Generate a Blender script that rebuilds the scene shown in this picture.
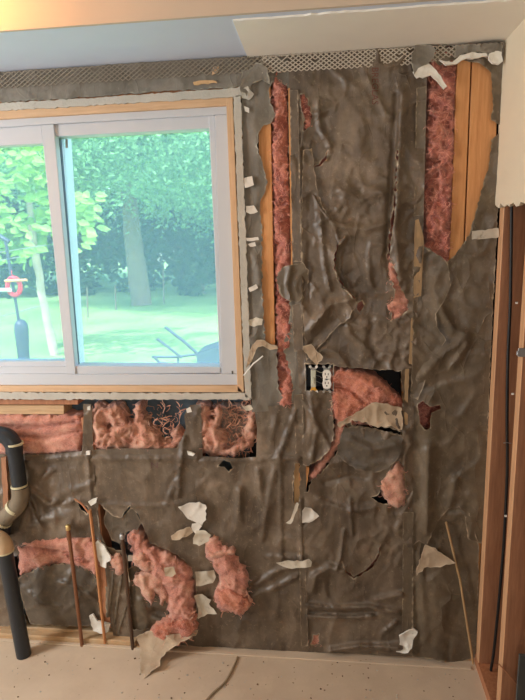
import bpy, bmesh, math, random
import numpy as np
from mathutils import Vector, Matrix, noise
from mathutils.kdtree import KDTree
from mathutils.geometry import delaunay_2d_cdt

for o in list(bpy.data.objects):
    bpy.data.objects.remove(o, do_unlink=True)
scene = bpy.context.scene
COL = scene.collection
random.seed(4)

# ------------------------------------------------------------------ camera
FPX = 575.0
ROT = np.array([[0.9929483, -0.00314811, -0.1185064],
                [0.11540214, -0.20310094, 0.97233346],
                [-0.02712977, -0.97915275, -0.20130543]])
CAM = np.array([-0.57017706, -2.10660749, 1.72553839])
cd = bpy.data.cameras.new('camera')
cd.sensor_fit = 'VERTICAL'
cd.sensor_height = 36.0
cd.lens = FPX / 700.0 * 36.0
cd.clip_start = 0.02
cam_ob = bpy.data.objects.new('camera', cd)
COL.objects.link(cam_ob)
cm = Matrix.Identity(4)
for i in range(3):
    cm[i][0] = ROT[i, 0]
    cm[i][1] = -ROT[i, 1]
    cm[i][2] = -ROT[i, 2]
    cm[i][3] = CAM[i]
cam_ob.matrix_world = cm
scene.camera = cam_ob

# ------------------------------------------------------------------ world, sun, lights, exposure
vs = scene.view_settings
vs.view_transform = 'Standard'
vs.look = 'None'
vs.gamma = 1.0
vs.use_curve_mapping = False
vs.exposure = -0.1

w = bpy.data.worlds.new('world')
scene.world = w
w.use_nodes = True
nt = w.node_tree
bg = nt.nodes['Background']
sky = nt.nodes.new('ShaderNodeTexSky')
sky.sky_type = 'NISHITA'
sky.sun_disc = False
sky.sun_elevation = math.radians(50)
sky.sun_rotation = math.radians(150)
sky.air_density = 1.2
sky.dust_density = 2.0
nt.links.new(sky.outputs[0], bg.inputs[0])
bg.inputs[1].default_value = 0.8


def add_light(name, kind, loc, target, energy, color, **kw):
    ld = bpy.data.lights.new(name, kind)
    ld.energy = energy
    ld.color = color
    for k, v in kw.items():
        setattr(ld, k, v)
    ob = bpy.data.objects.new(name, ld)
    COL.objects.link(ob)
    ob.location = loc
    if target is not None:
        ob.rotation_euler = (Vector(target) - Vector(loc)).to_track_quat('-Z', 'Y').to_euler()
    return ob


add_light('sun', 'SUN', (0, 0, 10), (4.5, 6.0, 0.5), 8.5, (1.0, 0.95, 0.86), angle=math.radians(1.0))
# added area lights, unseen: fill from the left and from behind the camera
add_light('left_fill_light', 'AREA', (-3.5, -1.30, 1.45), (-0.6, 0.0, 1.0), 80.0, (0.97, 0.985, 1.0),
          shape='RECTANGLE', size=0.7, size_y=1.6)
add_light('rear_fill_light', 'AREA', (-0.55, -4.85, 1.75), (-0.6, 0, 1.1), 26.0, (1.0, 0.985, 0.96),
          shape='RECTANGLE', size=0.85, size_y=1.2)


# ------------------------------------------------------------------ geometry helpers
def ray(px, py):
    return ROT @ np.array([px - 262.5, py - 350.0, FPX])


def P(px, py, d=0.0):
    """pixel -> point on the wall plane, d metres in front of the stud faces"""
    r = ray(px, py)
    t = (-d - CAM[1]) / r[1]
    return Vector(CAM + t * r)


def onz(px, py, z=0.0):
    r = ray(px, py)
    return Vector(CAM + (z - CAM[2]) / r[2] * r)


def onx(px, py, x=0.0):
    r = ray(px, py)
    return Vector(CAM + (x - CAM[0]) / r[0] * r)


def aty(px, py, y):
    r = ray(px, py)
    return Vector(CAM + (y - CAM[1]) / r[1] * r)


def link(name, me, mat=None, parent=None):
    ob = bpy.data.objects.new(name, me)
    COL.objects.link(ob)
    if parent is not None:
        ob.parent = parent
    if mat is not None:
        me.materials.append(mat)
    return ob


def empty(name, loc=(0, 0, 0)):
    o = bpy.data.objects.new(name, None)
    COL.objects.link(o)
    o.empty_display_size = 0.05
    return o


def tag(o, label, cat, group=None, kind=None):
    o['label'] = label
    o['category'] = cat
    if group:
        o['group'] = group
    if kind:
        o['kind'] = kind
    return o


def structure(o):
    o['kind'] = 'structure'
    return o


def mesh(name, verts, faces, mat=None, parent=None, smooth=False, angle=None):
    me = bpy.data.meshes.new(name)
    me.from_pydata([tuple(v) for v in verts], [], faces)
    me.validate()
    bm = bmesh.new()
    bm.from_mesh(me)
    bmesh.ops.recalc_face_normals(bm, faces=bm.faces)
    bm.to_mesh(me)
    bm.free()
    if smooth:
        for p in me.polygons:
            p.use_smooth = True
        if angle:
            me.set_sharp_from_angle(angle=math.radians(angle))
    return link(name, me, mat, parent)


def box(name, lo, hi, mat, parent=None, bevel=0.0):
    bm = bmesh.new()
    bmesh.ops.create_cube(bm, size=1)
    for v in bm.verts:
        v.co = Vector([(lo[i] + hi[i]) / 2 + v.co[i] * (hi[i] - lo[i]) for i in range(3)])
    if bevel:
        bmesh.ops.bevel(bm, geom=list(bm.edges), offset=bevel, segments=1, affect='EDGES')
    me = bpy.data.meshes.new(name)
    bm.to_mesh(me)
    bm.free()
    return link(name, me, mat, parent)


def prism(name, poly, d1, d0, mat, parent=None, bevel=0.0):
    """pixel outline on plane d1, extruded straight back to plane d0"""
    fr = [P(x, y, d1) for x, y in poly]
    n = len(fr)
    bm = bmesh.new()
    a = [bm.verts.new(v) for v in fr]
    b = [bm.verts.new((v.x, -d0, v.z)) for v in fr]
    bm.faces.new(a)
    bm.faces.new(b[::-1])
    for i in range(n):
        j = (i + 1) % n
        bm.faces.new((a[i], b[i], b[j], a[j]))
    bmesh.ops.recalc_face_normals(bm, faces=bm.faces)
    if bevel:
        bmesh.ops.bevel(bm, geom=list(bm.edges), offset=bevel, segments=1, affect='EDGES')
    me = bpy.data.meshes.new(name)
    bm.to_mesh(me)
    bm.free()
    return link(name, me, mat, parent)


def tube(name, pts, rad, mat, parent=None, seg=12, caps=True):
    pts = [Vector(p) for p in pts]
    if not isinstance(rad, (list, tuple)):
        rad = [rad] * len(pts)
    vs_, fs = [], []
    up = Vector((0.3, 0.9, 0.2)).normalized()
    for i, p in enumerate(pts):
        t = (pts[min(i + 1, len(pts) - 1)] - pts[max(i - 1, 0)]).normalized()
        u = t.cross(up)
        if u.length < 1e-4:
            u = t.cross(Vector((1, 0, 0)))
        u.normalize()
        v = t.cross(u).normalized()
        for k in range(seg):
            a = 2 * math.pi * k / seg
            vs_.append(p + (u * math.cos(a) + v * math.sin(a)) * rad[i])
    for i in range(len(pts) - 1):
        for k in range(seg):
            k2 = (k + 1) % seg
            fs.append((i * seg + k, i * seg + k2, (i + 1) * seg + k2, (i + 1) * seg + k))
    if caps:
        fs.append(tuple(range(seg))[::-1])
        fs.append(tuple((len(pts) - 1) * seg + k for k in range(seg)))
    return mesh(name, vs_, fs, mat, parent, smooth=True, angle=50)


def spline(pts, n=8):
    """Catmull-Rom through 3D points"""
    pts = [Vector(p) for p in pts]
    q = [pts[0] * 2 - pts[1]] + pts + [pts[-1] * 2 - pts[-2]]
    out = []
    for i in range(1, len(q) - 2):
        for k in range(n):
            t = k / n
            a, b, c, d = q[i - 1], q[i], q[i + 1], q[i + 2]
            out.append(0.5 * ((2 * b) + (c - a) * t + (2 * a - 5 * b + 4 * c - d) * t * t
                              + (3 * b - a - 3 * c + d) * t ** 3))
    out.append(pts[-1])
    return out


def fract(poly, amp=0.8, step=3.0, seed=0, closed=True):
    """torn outline: subdivide and jitter"""
    rnd = random.Random(seed)
    out = []
    n = len(poly)
    for i in range(n if closed else n - 1):
        x0, y0 = poly[i]
        x1, y1 = poly[(i + 1) % n]
        L = math.hypot(x1 - x0, y1 - y0)
        m = max(1, int(L / step))
        nx, ny = -(y1 - y0) / (L + 1e-9), (x1 - x0) / (L + 1e-9)
        for k in range(m):
            t = k / m
            j = rnd.gauss(0, amp) if k else rnd.gauss(0, amp * 0.3)
            j = max(-1.6 * amp, min(1.6 * amp, j))
            out.append((x0 + (x1 - x0) * t + nx * j, y0 + (y1 - y0) * t + ny * j))
    return out


def seg_dist(pts, poly, closed=True):
    """distance (N,) of pts (N,2) to a polyline"""
    pts = np.asarray(pts, float)
    poly = np.asarray(poly, float)
    n = len(poly)
    best = np.full(len(pts), 1e9)
    for i in range(n if closed else n - 1):
        a = poly[i]
        b = poly[(i + 1) % n]
        ab = b - a
        L2 = ab @ ab + 1e-12
        t = np.clip(((pts - a) @ ab) / L2, 0, 1)
        q = a + t[:, None] * ab
        best = np.minimum(best, np.hypot(*(pts - q).T))
    return best


def loop_dist(pts, loops):
    """distance of pts to densely sampled closed outlines"""
    sam = []
    for lp in loops:
        n_ = len(lp)
        for i in range(n_):
            (x0, y0), (x1, y1) = lp[i], lp[(i + 1) % n_]
            m_ = max(1, int(math.hypot(x1 - x0, y1 - y0) / 0.6))
            sam += [(x0 + (x1 - x0) * k / m_, y0 + (y1 - y0) * k / m_) for k in range(m_)]
    kd = KDTree(len(sam))
    for i, (x, y) in enumerate(sam):
        kd.insert((x, y, 0), i)
    kd.balance()
    return np.array([kd.find((x, y, 0))[2] for x, y in pts])


def inside(pts, poly):
    pts = np.asarray(pts, float)
    poly = np.asarray(poly, float)
    x, y = pts[:, 0], pts[:, 1]
    res = np.zeros(len(pts), bool)
    n = len(poly)
    j = n - 1
    for i in range(n):
        xi, yi = poly[i]
        xj, yj = poly[j]
        c = ((yi > y) != (yj > y)) & (x < (xj - xi) * (y - yi) / (yj - yi + 1e-12) + xi)
        res ^= c
        j = i
    return res


def triangulate(outer, holes, sp, seed=0):
    """constrained Delaunay of a pixel outline with holes and jittered inner points"""
    rnd = np.random.RandomState(seed)
    loops = [outer] + list(holes)
    xs = [p[0] for p in outer]
    ys = [p[1] for p in outer]
    gx = np.arange(min(xs), max(xs), sp)
    gy = np.arange(min(ys), max(ys), sp * 0.9)
    g = np.array([(x + (sp / 2 if k % 2 else 0), y) for k, y in enumerate(gy) for x in gx])
    g = g + rnd.uniform(-0.28, 0.28, g.shape) * sp
    keep = inside(g, outer)
    for h in holes:
        keep &= ~inside(g, h)
    g = g[keep]
    if len(g):
        dd = loop_dist(g, loops)
        g = g[dd > sp * 0.45]
    vs_, es = [], []
    for lp in loops:
        b = len(vs_)
        vs_ += [Vector((p[0], p[1])) for p in lp]
        es += [(b + i, b + (i + 1) % len(lp)) for i in range(len(lp))]
    vs_ += [Vector((p[0], p[1])) for p in g]
    ov, oe, of, *_ = delaunay_2d_cdt(vs_, es, [], 0, 1e-5)
    pts = np.array([(v.x, v.y) for v in ov])
    tri = [f for f in of if len(f) == 3]
    cen = np.array([pts[list(f)].mean(0) for f in tri])
    ok = inside(cen, outer)
    for h in holes:
        ok &= ~inside(cen, h)
    tri = [tuple(f) for f, k in zip(tri, ok) if k]
    used = sorted({i for f in tri for i in f})
    mp = {u: i for i, u in enumerate(used)}
    return pts[used], [tuple(mp[i] for i in f) for f in tri]


def crinkle(pts, seed=0, a=1.0, stretch=(1.0, 1.0)):
    out = np.zeros(len(pts))
    sx, sy = stretch
    for i, (x, y) in enumerate(pts):
        v = Vector((x * sx, y * sy, seed * 7.3))
        wob = noise.noise_vector(v / 55) * 9
        u = v + wob
        r1 = 1 - abs(noise.noise(u / 34)) * 2
        r2 = 1 - abs(noise.noise(u / 15 + Vector((9, 3, 1)))) * 2
        lo = noise.noise(v / 70 + Vector((1, 5, 2)))
        hi = noise.noise(v / 5)
        r3 = 1 - abs(noise.noise(u / 8.5 + Vector((2, 7, 5)))) * 2
        gate = max(0.0, noise.noise(v / 45 + Vector((7, 1, 4))) + 0.25)
        out[i] = (lo * 0.007 + max(0, r1) ** 4 * 0.010 + max(0, r2) ** 4 * 0.0055 * (0.5 + gate) + max(0, r3) ** 4 * 0.0026 * gate
                  + hi * 0.0006)
        f1 = noise.voronoi(u / 30)[0][0]
        f2 = noise.voronoi(u / 13 + Vector((5, 5, 0)))[0][0]
        out[i] += (f1 - 0.4) * 0.016 + (f2 - 0.4) * 0.008 * (0.3 + gate)
        out[i] += (noise.voronoi(u / 6.5 + Vector((1, 8, 0)))[0][0] - 0.4) * 0.0052 * (0.25 + gate)
    return out * a


def apply_folds(pts, h, folds):
    """folds: (polyline, width px, amplitude m[, 'ridge'|'step'])"""
    for fo in folds:
        poly, wd, amp = fo[:3]
        kind = fo[3] if len(fo) > 3 else 'ridge'
        d = seg_dist(pts, poly, closed=False)
        if kind == 'ridge':
            h += 1.2 * amp * (np.exp(-(d / wd) ** 2) + 0.8 * np.exp(-d / (0.55 * wd)))
        else:                       # one sided: raised on the left of the direction of travel
            a = np.array(poly[0], float)
            b = np.array(poly[-1], float)
            side = (b[0] - a[0]) * (pts[:, 1] - a[1]) - (b[1] - a[1]) * (pts[:, 0] - a[0])
            h += amp * np.exp(-d / wd) * (side < 0)
    return h


def set_edge_attr(me, vals):
    at = me.attributes.new('edge', 'FLOAT', 'POINT')
    at.data.foreach_set('value', np.asarray(vals, dtype=np.float32))


def sheet(name, outer, holes=(), d=0.003, mat=None, parent=None, sp=3.0, seed=0, cr=1.0, folds=(),
          curl=0.006, stretch=(1, 1), tear=0.7, thick=0.0, ramp=None, rag_outer=True, edge_px=1.4):
    """crumpled paper following a torn pixel outline on the wall plane"""
    outer = fract(outer, tear if rag_outer else 0.12, 3.0, seed)
    holes = [fract(h, tear, 2.5, seed + 11 + k) for k, h in enumerate(holes)]
    pts, tri = triangulate(outer, holes, sp, seed)
    h = crinkle(pts, seed, cr, stretch)
    h = apply_folds(pts, h, folds)
    lps = ([outer] if rag_outer else []) + holes
    dist = loop_dist(pts, lps) if lps else np.full(len(pts), 1e9)
    if curl:
        wv = np.array([0.35 + 0.9 * max(0, noise.noise(Vector((x / 16, y / 16, seed)))) for x, y in pts])
        h += curl * np.exp(-dist / 4.5) * wv
    h -= h.min() * 0.0
    h = np.maximum(h, -0.004)
    if ramp is not None:
        h += np.array([ramp(x, y) for x, y in pts])
    vs_ = [P(x, y, d + hh) for (x, y), hh in zip(pts, h)]
    edge = np.exp(-(dist / edge_px) ** 2) * np.array([0.4 + 0.6 * abs(noise.noise(Vector((x / 6, y / 6, 3)))) * 2
                                                      for x, y in pts])
    if thick:
        n = len(vs_)
        from collections import Counter
        cnt = Counter()
        for f in tri:
            for i in range(3):
                cnt[tuple(sorted((f[i], f[(i + 1) % 3])))] += 1
        faces = list(tri) + [(f[0] + n, f[2] + n, f[1] + n) for f in tri]
        vs2 = list(vs_) + [v + Vector((0, thick, 0)) for v in vs_]
        ed2 = list(edge) * 2
        for f in tri:
            for i in range(3):
                e = (f[i], f[(i + 1) % 3])
                if cnt[tuple(sorted(e))] == 1:
                    b = len(vs2)
                    vs2 += [vs2[e[0]], vs2[e[1]], vs2[e[1] + n], vs2[e[0] + n]]
                    ed2 += [1, 1, 1, 1]
                    faces.append((b, b + 1, b + 2, b + 3))
        ob = mesh(name, vs2, faces, mat, parent, smooth=True, angle=60)
        set_edge_attr(ob.data, ed2)
        return ob
    me = bpy.data.meshes.new(name)
    me.from_pydata([tuple(v) for v in vs_], [], tri)
    for p in me.polygons:
        p.use_smooth = True
    # face the room
    if len(me.polygons) and sum(p.normal.y for p in me.polygons) > 0:
        me.flip_normals()
    set_edge_attr(me, edge)
    return link(name, me, mat, parent)


def batt(name, outer, d=0.0, back=-0.085, bulge=0.02, amp=0.012, mat=None, parent=None, sp=2.0, seed=0,
         holes=(), soft=9.0, stretch=(1, 1), tear=1.0, ramp=None, folds=()):
    """lump of fibreglass wool: fluffy front, rounded edges, solid body behind"""
    outer = fract(outer, tear, 2.5, seed)
    holes = [fract(h, tear, 2.5, seed + 3 + k) for k, h in enumerate(holes)]
    pts, tri = triangulate(outer, holes, sp, seed)
    dist = loop_dist(pts, [outer] + holes)
    h = np.zeros(len(pts))
    sx, sy = stretch
    for i, (x, y) in enumerate(pts):
        v = Vector((x * sx, y * sy, seed * 3.1))
        u = v + noise.noise_vector(v / 16) * 5
        n1 = 1 - abs(noise.noise(u / 14)) * 2.2
        n2 = 1 - abs(noise.noise(u / 6.5 + Vector((4, 4, 4)))) * 2.2
        n3 = noise.noise(u / 2.6)
        n0 = noise.noise(v / 28)
        h[i] = n0 * 0.9 + n1 * 0.75 + n2 * 0.42 + n3 * 0.16
    prof = np.sqrt(np.clip(1 - (1 - np.clip(dist / soft, 0, 1)) ** 2, 0, 1))
    h = 1.7 * h * amp * (0.35 + 0.65 * prof) + bulge * prof
    h = apply_folds(pts, h, folds)
    if ramp is not None:
        h += np.array([ramp(x, y) for x, y in pts])
    vs_ = [P(x, y, d + hh) for (x, y), hh in zip(pts, h)]
    n = len(vs_)
    from collections import Counter
    cnt = Counter()
    for f in tri:
        for i in range(3):
            cnt[tuple(sorted((f[i], f[(i + 1) % 3])))] += 1
    faces = list(tri)
    backs = {}
    for f in tri:
        for i in range(3):
            e = (f[i], f[(i + 1) % 3])
            if cnt[tuple(sorted(e))] == 1:
                for q in e:
                    if q not in backs:
                        backs[q] = len(vs_)
                        vq = vs_[q]
                        vs_.append(Vector((vq.x, max(-back, vq.y + 0.004), vq.z)))
                faces.append((e[1], e[0], backs[e[0]], backs[e[1]]))
    ob = mesh(name, vs_, faces, mat, parent, smooth=True)
    fibres(ob, pts, [P(x, y, d + hh) for (x, y), hh in zip(pts, h)], dist, seed)
    return ob


def fibres(ob, pts, surf, dist, seed):
    """loose glass fibres curling off the face of a batt"""
    rs_ = np.random.RandomState(seed + 900)
    vv, ff = [], []
    for i in range(int(len(surf) * 0.45)):
        k = rs_.randint(len(surf))
        p_ = np.array(surf[k]) + rs_.normal(size=3) * 0.002
        a = rs_.uniform(0, 2 * math.pi)
        L_ = rs_.uniform(0.003, 0.0095) * (1.0 if dist[k] > 3 else 0.7)
        bend = rs_.normal() * 0.9
        wd = rs_.uniform(0.0003, 0.0008)
        b = len(vv)
        for q in range(4):
            dr = np.array([math.cos(a), 0, math.sin(a)])
            sd = np.array([-math.sin(a), 0, math.cos(a)]) * wd
            lift = np.array([0, -0.0012 - 0.004 * math.sin(math.pi * q / 3.0), 0])
            vv += [p_ + lift + sd, p_ + lift - sd]
            p_ = p_ + dr * L_
            a += bend * rs_.uniform(0.4, 1.0)
        for q in range(3):
            ff.append((b + 2 * q, b + 2 * q + 1, b + 2 * q + 3, b + 2 * q + 2))
    me = bpy.data.meshes.new('fibres')
    me.from_pydata([tuple(v) for v in vv], [], ff)
    o = link('fibres', me, FIBRE, ob)
    o['kind'] = 'stuff'


# ------------------------------------------------------------------ materials
def srgb(r, g, b):
    def c(u):
        u /= 255.0
        return u / 12.92 if u <= 0.04045 else ((u + 0.055) / 1.055) ** 2.4
    return (c(r), c(g), c(b), 1.0)


class NM:
    def __init__(self, name):
        self.m = bpy.data.materials.new(name)
        self.m.use_nodes = True
        self.t = self.m.node_tree
        self.b = self.t.nodes['Principled BSDF']
        self.out = self.t.nodes['Material Output']
        self.tc = self.t.nodes.new('ShaderNodeTexCoord')

    def n(self, kind, **kw):
        nd = self.t.nodes.new(kind)
        for k, v in kw.items():
            if k.startswith('i_'):
                nd.inputs[k[2:].replace('_', ' ')].default_value = v
            else:
                setattr(nd, k, v)
        return nd

    def l(self, a, b):
        self.t.links.new(a, b)

    def coord(self, scale=(1, 1, 1), rot=(0, 0, 0)):
        mp = self.n('ShaderNodeMapping')
        mp.inputs['Scale'].default_value = scale
        mp.inputs['Rotation'].default_value = rot
        self.l(self.tc.outputs['Object'], mp.inputs['Vector'])
        return mp.outputs[0]

    def noise(self, scale, detail=4, rough=0.6, vec=None, dist=0.0):
        nd = self.n('ShaderNodeTexNoise')
        nd.inputs['Scale'].default_value = scale
        nd.inputs['Detail'].default_value = detail
        nd.inputs['Roughness'].default_value = rough
        nd.inputs['Distortion'].default_value = dist
        self.l(vec if vec is not None else self.tc.outputs['Object'], nd.inputs['Vector'])
        return nd.outputs['Fac']

    def ramp(self, fac, stops):
        r = self.n('ShaderNodeValToRGB')
        cr = r.color_ramp
        while len(cr.elements) < len(stops):
            cr.elements.new(0.5)
        for e, (p, c) in zip(cr.elements, stops):
            e.position = p
            e.color = c
        self.l(fac, r.inputs[0])
        return r.outputs[0]

    def mix(self, fac, a, b, mode='MIX'):
        m = self.n('ShaderNodeMix', data_type='RGBA', blend_type=mode)
        for sock, v in ((m.inputs[0], fac), (m.inputs[6], a), (m.inputs[7], b)):
            if hasattr(v, 'is_output'):
                self.l(v, sock)
            else:
                sock.default_value = v
        return m.outputs[2]

    def bump(self, fac, strength=0.4, dist=0.01, prev=None):
        b = self.n('ShaderNodeBump')
        b.inputs['Strength'].default_value = strength
        b.inputs['Distance'].default_value = dist
        self.l(fac, b.inputs['Height'])
        if prev is not None:
            self.l(prev, b.inputs['Normal'])
        return b.outputs[0]

    def done(self, color=None, rough=None, normal=None, metal=None, spec=None):
        b = self.b
        if color is not None:
            if hasattr(color, 'is_output'):
                self.l(color, b.inputs['Base Color'])
            else:
                b.inputs['Base Color'].default_value = color
        if rough is not None:
            if hasattr(rough, 'is_output'):
                self.l(rough, b.inputs['Roughness'])
            else:
                b.inputs['Roughness'].default_value = rough
        if normal is not None:
            self.l(normal, b.inputs['Normal'])
        if metal is not None:
            b.inputs['Metallic'].default_value = metal
        if spec is not None:
            b.inputs['Specular IOR Level'].default_value = spec
        return self.m


BL = (0, 0, 0, 1)
WH = (1, 1, 1, 1)


def mat_paper(name, c1, c2, c3, edge, rough=0.5, ink=None):
    k = NM(name)
    n1 = k.noise(5.0, 6, 0.65)
    col = k.ramp(n1, [(0.3, c1), (0.52, c2), (0.72, c3)])
    st = k.noise(14.0, 5, 0.7, vec=k.coord((2.2, 1, 0.35)))
    col = k.mix(k.ramp(st, [(0.5, BL), (0.8, (0.35,) * 3 + (1,))]), col, c3)
    dust = k.noise(60.0, 3, 0.8)
    col = k.mix(k.ramp(dust, [(0.58, BL), (0.8, (0.3,) * 3 + (1,))]), col, edge)
    at = k.n('ShaderNodeAttribute', attribute_name='edge')
    col = k.mix(k.ramp(at.outputs['Fac'], [(0.35, BL), (0.95, (0.75,) * 3 + (1,))]), col, edge)
    vo = k.n('ShaderNodeTexVoronoi', feature='DISTANCE_TO_EDGE')
    vo.inputs['Scale'].default_value = 10.0
    wv = k.n('ShaderNodeVectorMath', operation='ADD')
    nz = k.n('ShaderNodeTexNoise')
    nz.inputs['Scale'].default_value = 9.0
    k.l(k.tc.outputs['Object'], nz.inputs['Vector'])
    sc = k.n('ShaderNodeVectorMath', operation='SCALE')
    sc.inputs['Scale'].default_value = 0.05
    k.l(nz.outputs['Color'], sc.inputs[0])
    k.l(k.coord((1.5, 1, 0.7), (0, 0.35, 0)), wv.inputs[0])
    k.l(sc.outputs[0], wv.inputs[1])
    k.l(wv.outputs[0], vo.inputs['Vector'])
    msk = k.ramp(k.noise(6.0, 3, 0.6, vec=k.coord((1.3, 1, 1))), [(0.46, BL), (0.66, WH)])
    crs = k.mix(1.0, k.ramp(vo.outputs['Distance'], [(0.0, WH), (0.03, (0.4,) * 3 + (1,)), (0.16, BL)]), msk, 'MULTIPLY')
    nb = k.bump(crs, 0.38, 0.006)
    nb = k.bump(k.noise(34, 5, 0.62, vec=k.coord((1, 1, 0.45)), dist=0.5), 0.32, 0.005, nb)
    nb = k.bump(k.noise(220, 2, 0.6), 0.08, 0.002, nb)
    return k.done(col, rough, nb, spec=0.5)


def mat_wool(name, stops, bumpk=1.0):
    k = NM(name)
    n1 = k.noise(13.0, 6, 0.75, dist=0.8)
    n2 = k.noise(75.0, 5, 0.75, dist=1.2)
    col = k.ramp(n1, stops)
    dk = k.ramp(n2, [(0.30, (0.70, 0.60, 0.56, 1)), (0.5, (0.95, 0.94, 0.93, 1)), (0.7, (1, 1, 1, 1))])
    col = k.mix(0.8, col, dk, 'MULTIPLY')
    col = k.mix(k.ramp(k.noise(28, 4, 0.7, dist=1.5), [(0.58, BL), (0.72, (0.5,) * 3 + (1,))]), col, srgb(236, 190, 170))
    nb = k.bump(k.noise(48, 6, 0.7, dist=1.0), bumpk * 0.7, 0.014)
    nb = k.bump(k.noise(170, 4, 0.75, dist=2.0), 0.5, 0.004, nb)
    m = k.done(col, 0.95, nb, spec=0.1)
    k.b.inputs['Sheen Weight'].default_value = 0.3
    k.b.inputs['Sheen Roughness'].default_value = 0.6
    return m


def mat_wood(name, c1, c2, axis='z', rough=0.65, dirt=None):
    k = NM(name)
    s = {'z': (14, 14, 1.0), 'x': (1.0, 14, 14), 'y': (14, 1.0, 14)}[axis]
    g = k.noise(6.0, 6, 0.65, vec=k.coord(s), dist=0.4)
    col = k.ramp(g, [(0.3, c1), (0.7, c2)])
    fg = k.noise(22.0, 3, 0.6, vec=k.coord(s))
    col = k.mix(k.ramp(fg, [(0.45, BL), (0.75, (0.35,) * 3 + (1,))]), col, c1)
    if dirt:
        dn = k.noise(7.0, 5, 0.7)
        col = k.mix(k.ramp(dn, [(0.5, BL), (0.72, (0.8,) * 3 + (1,))]), col, dirt)
    kn = k.n('ShaderNodeTexVoronoi')
    kn.inputs['Scale'].default_value = 3.0
    k.l(k.coord((1.6, 1.6, 0.9)), kn.inputs['Vector'])
    col = k.mix(k.ramp(kn.outputs['Distance'], [(0.02, (0.7,) * 3 + (1,)), (0.07, BL)]), col,
                (c1[0] * 0.35, c1[1] * 0.3, c1[2] * 0.3, 1))
    return k.done(col, rough, k.bump(fg, 0.15, 0.004))


def mat_paint(name, c, rough=0.6, var=0.06, bump=0.06, dirt=None, dirt_lo=0.55):
    k = NM(name)
    n1 = k.noise(7, 5, 0.6)
    lo = tuple(max(0, x * (1 - var)) for x in c[:3]) + (1,)
    hi = tuple(min(1, x * (1 + var)) for x in c[:3]) + (1,)
    col = k.ramp(n1, [(0.3, lo), (0.7, hi)])
    if dirt:
        n2 = k.noise(26, 6, 0.75)
        col = k.mix(k.ramp(n2, [(dirt_lo, BL), (dirt_lo + 0.15, (0.85,) * 3 + (1,))]), col, dirt)
    return k.done(col, rough, k.bump(k.noise(90, 3, 0.6), bump, 0.004))


PAPER = mat_paper('kraft_paper', srgb(72, 60, 49), srgb(100, 86, 71), srgb(138, 121, 103), srgb(206, 186, 158), 0.42)
PAPER_GREY = mat_paper('kraft_paper_greyed', srgb(94, 88, 78), srgb(114, 107, 96), srgb(132, 124, 112),
                       srgb(176, 170, 152), 0.6)
PAPER_DARK = mat_paper('kraft_paper_dark', srgb(66, 57, 48), srgb(90, 80, 68), srgb(116, 105, 91),
                       srgb(170, 150, 124), 0.42)
PAPER_SMOOTH = mat_paper('kraft_paper_olive', srgb(78, 67, 54), srgb(101, 88, 71), srgb(126, 111, 92),
                         srgb(190, 172, 146), 0.4)
PAPER_PALE = mat_paper('paper_torn_face', srgb(150, 128, 104), srgb(178, 156, 130), srgb(196, 178, 152),
                       srgb(214, 196, 170), 0.8)
WOOL = mat_wool('pink_wool', [(0.28, srgb(162, 94, 80)), (0.5, srgb(216, 148, 126)), (0.72, srgb(240, 192, 166))])
WOOL_DEEP = mat_wool('pink_wool_deep', [(0.3, srgb(112, 58, 50)), (0.46, srgb(178, 102, 88)), (0.6, srgb(212, 136, 114)), (0.72, srgb(228, 140, 98))])
WOOL_ORANGE = mat_wool('salmon_wool', [(0.3, srgb(160, 82, 60)), (0.5, srgb(206, 124, 96)), (0.7, srgb(232, 164, 132))])
WOOL_TAN = mat_wool('tan_wool', [(0.3, srgb(168, 108, 86)), (0.5, srgb(214, 156, 130)), (0.7, srgb(236, 194, 166))])
FIBRE = NM('wool_fibre').done(srgb(230, 164, 146), 0.9)
STUD = mat_wood('stud_pine', srgb(190, 128, 76), srgb(218, 160, 104))
STUD_OLD = mat_wood('stud_old', srgb(158, 102, 70), srgb(196, 136, 96))
STUD_SIDE = mat_wood('stud_side', srgb(140, 94, 66), srgb(174, 122, 88))
STUD_LIT = mat_wood('stud_lit', srgb(190, 140, 100), srgb(214, 168, 126))
STUD_PALE = mat_wood('stud_pale', srgb(192, 150, 104), srgb(216, 178, 130))
PLATE = mat_wood('plate_wood', srgb(170, 136, 98), srgb(206, 172, 130), 'x', dirt=srgb(196, 176, 146))
PINE = mat_wood('jamb_pine', srgb(194, 156, 118), srgb(214, 180, 144), 'x')
PINE_V = mat_wood('jamb_pine_upright', srgb(194, 156, 118), srgb(214, 180, 144), 'z')
SHEATH = mat_paint('sheathing', srgb(84, 100, 112), 0.9, 0.3, 0.3, dirt=srgb(136, 136, 132), dirt_lo=0.6)
SHEATH_SHADE = mat_paint('sheathing_shade', srgb(30, 30, 32), 0.95, 0.2, 0.2)  # sheathing right of the window: deep cavity shade painted in as near-black
VINYL = mat_paint('white_vinyl', srgb(194, 198, 204), 0.35, 0.015, 0.0)
PLASTER = mat_paint('plaster_edge', srgb(184, 179, 168), 0.9, 0.12, 0.5, dirt=srgb(150, 138, 116), dirt_lo=0.6)
PLASTER_GREY = mat_paper('plaster_skim', srgb(102, 96, 86), srgb(124, 117, 106), srgb(146, 139, 128),
                         srgb(170, 164, 146), 0.9)
WHITE_SCRAP = mat_paint('white_paper_scrap', srgb(220, 214, 204), 0.85, 0.08, 0.3, dirt=srgb(176, 164, 146), dirt_lo=0.6)
GYPSUM = mat_paint('gypsum', srgb(222, 218, 208), 0.95, 0.1, 0.6, dirt=srgb(170, 160, 144), dirt_lo=0.6)
TAPE = mat_paint('paper_tape', srgb(198, 188, 170), 0.8, 0.1, 0.2, dirt=srgb(140, 128, 108), dirt_lo=0.58)
DRYWALL = mat_paint('drywall_cream', srgb(226, 212, 186), 0.75, 0.02, 0.05)
SOFFIT_BLUE = mat_paint('soffit_blue', srgb(204, 213, 230), 0.7, 0.015, 0.03)
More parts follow.
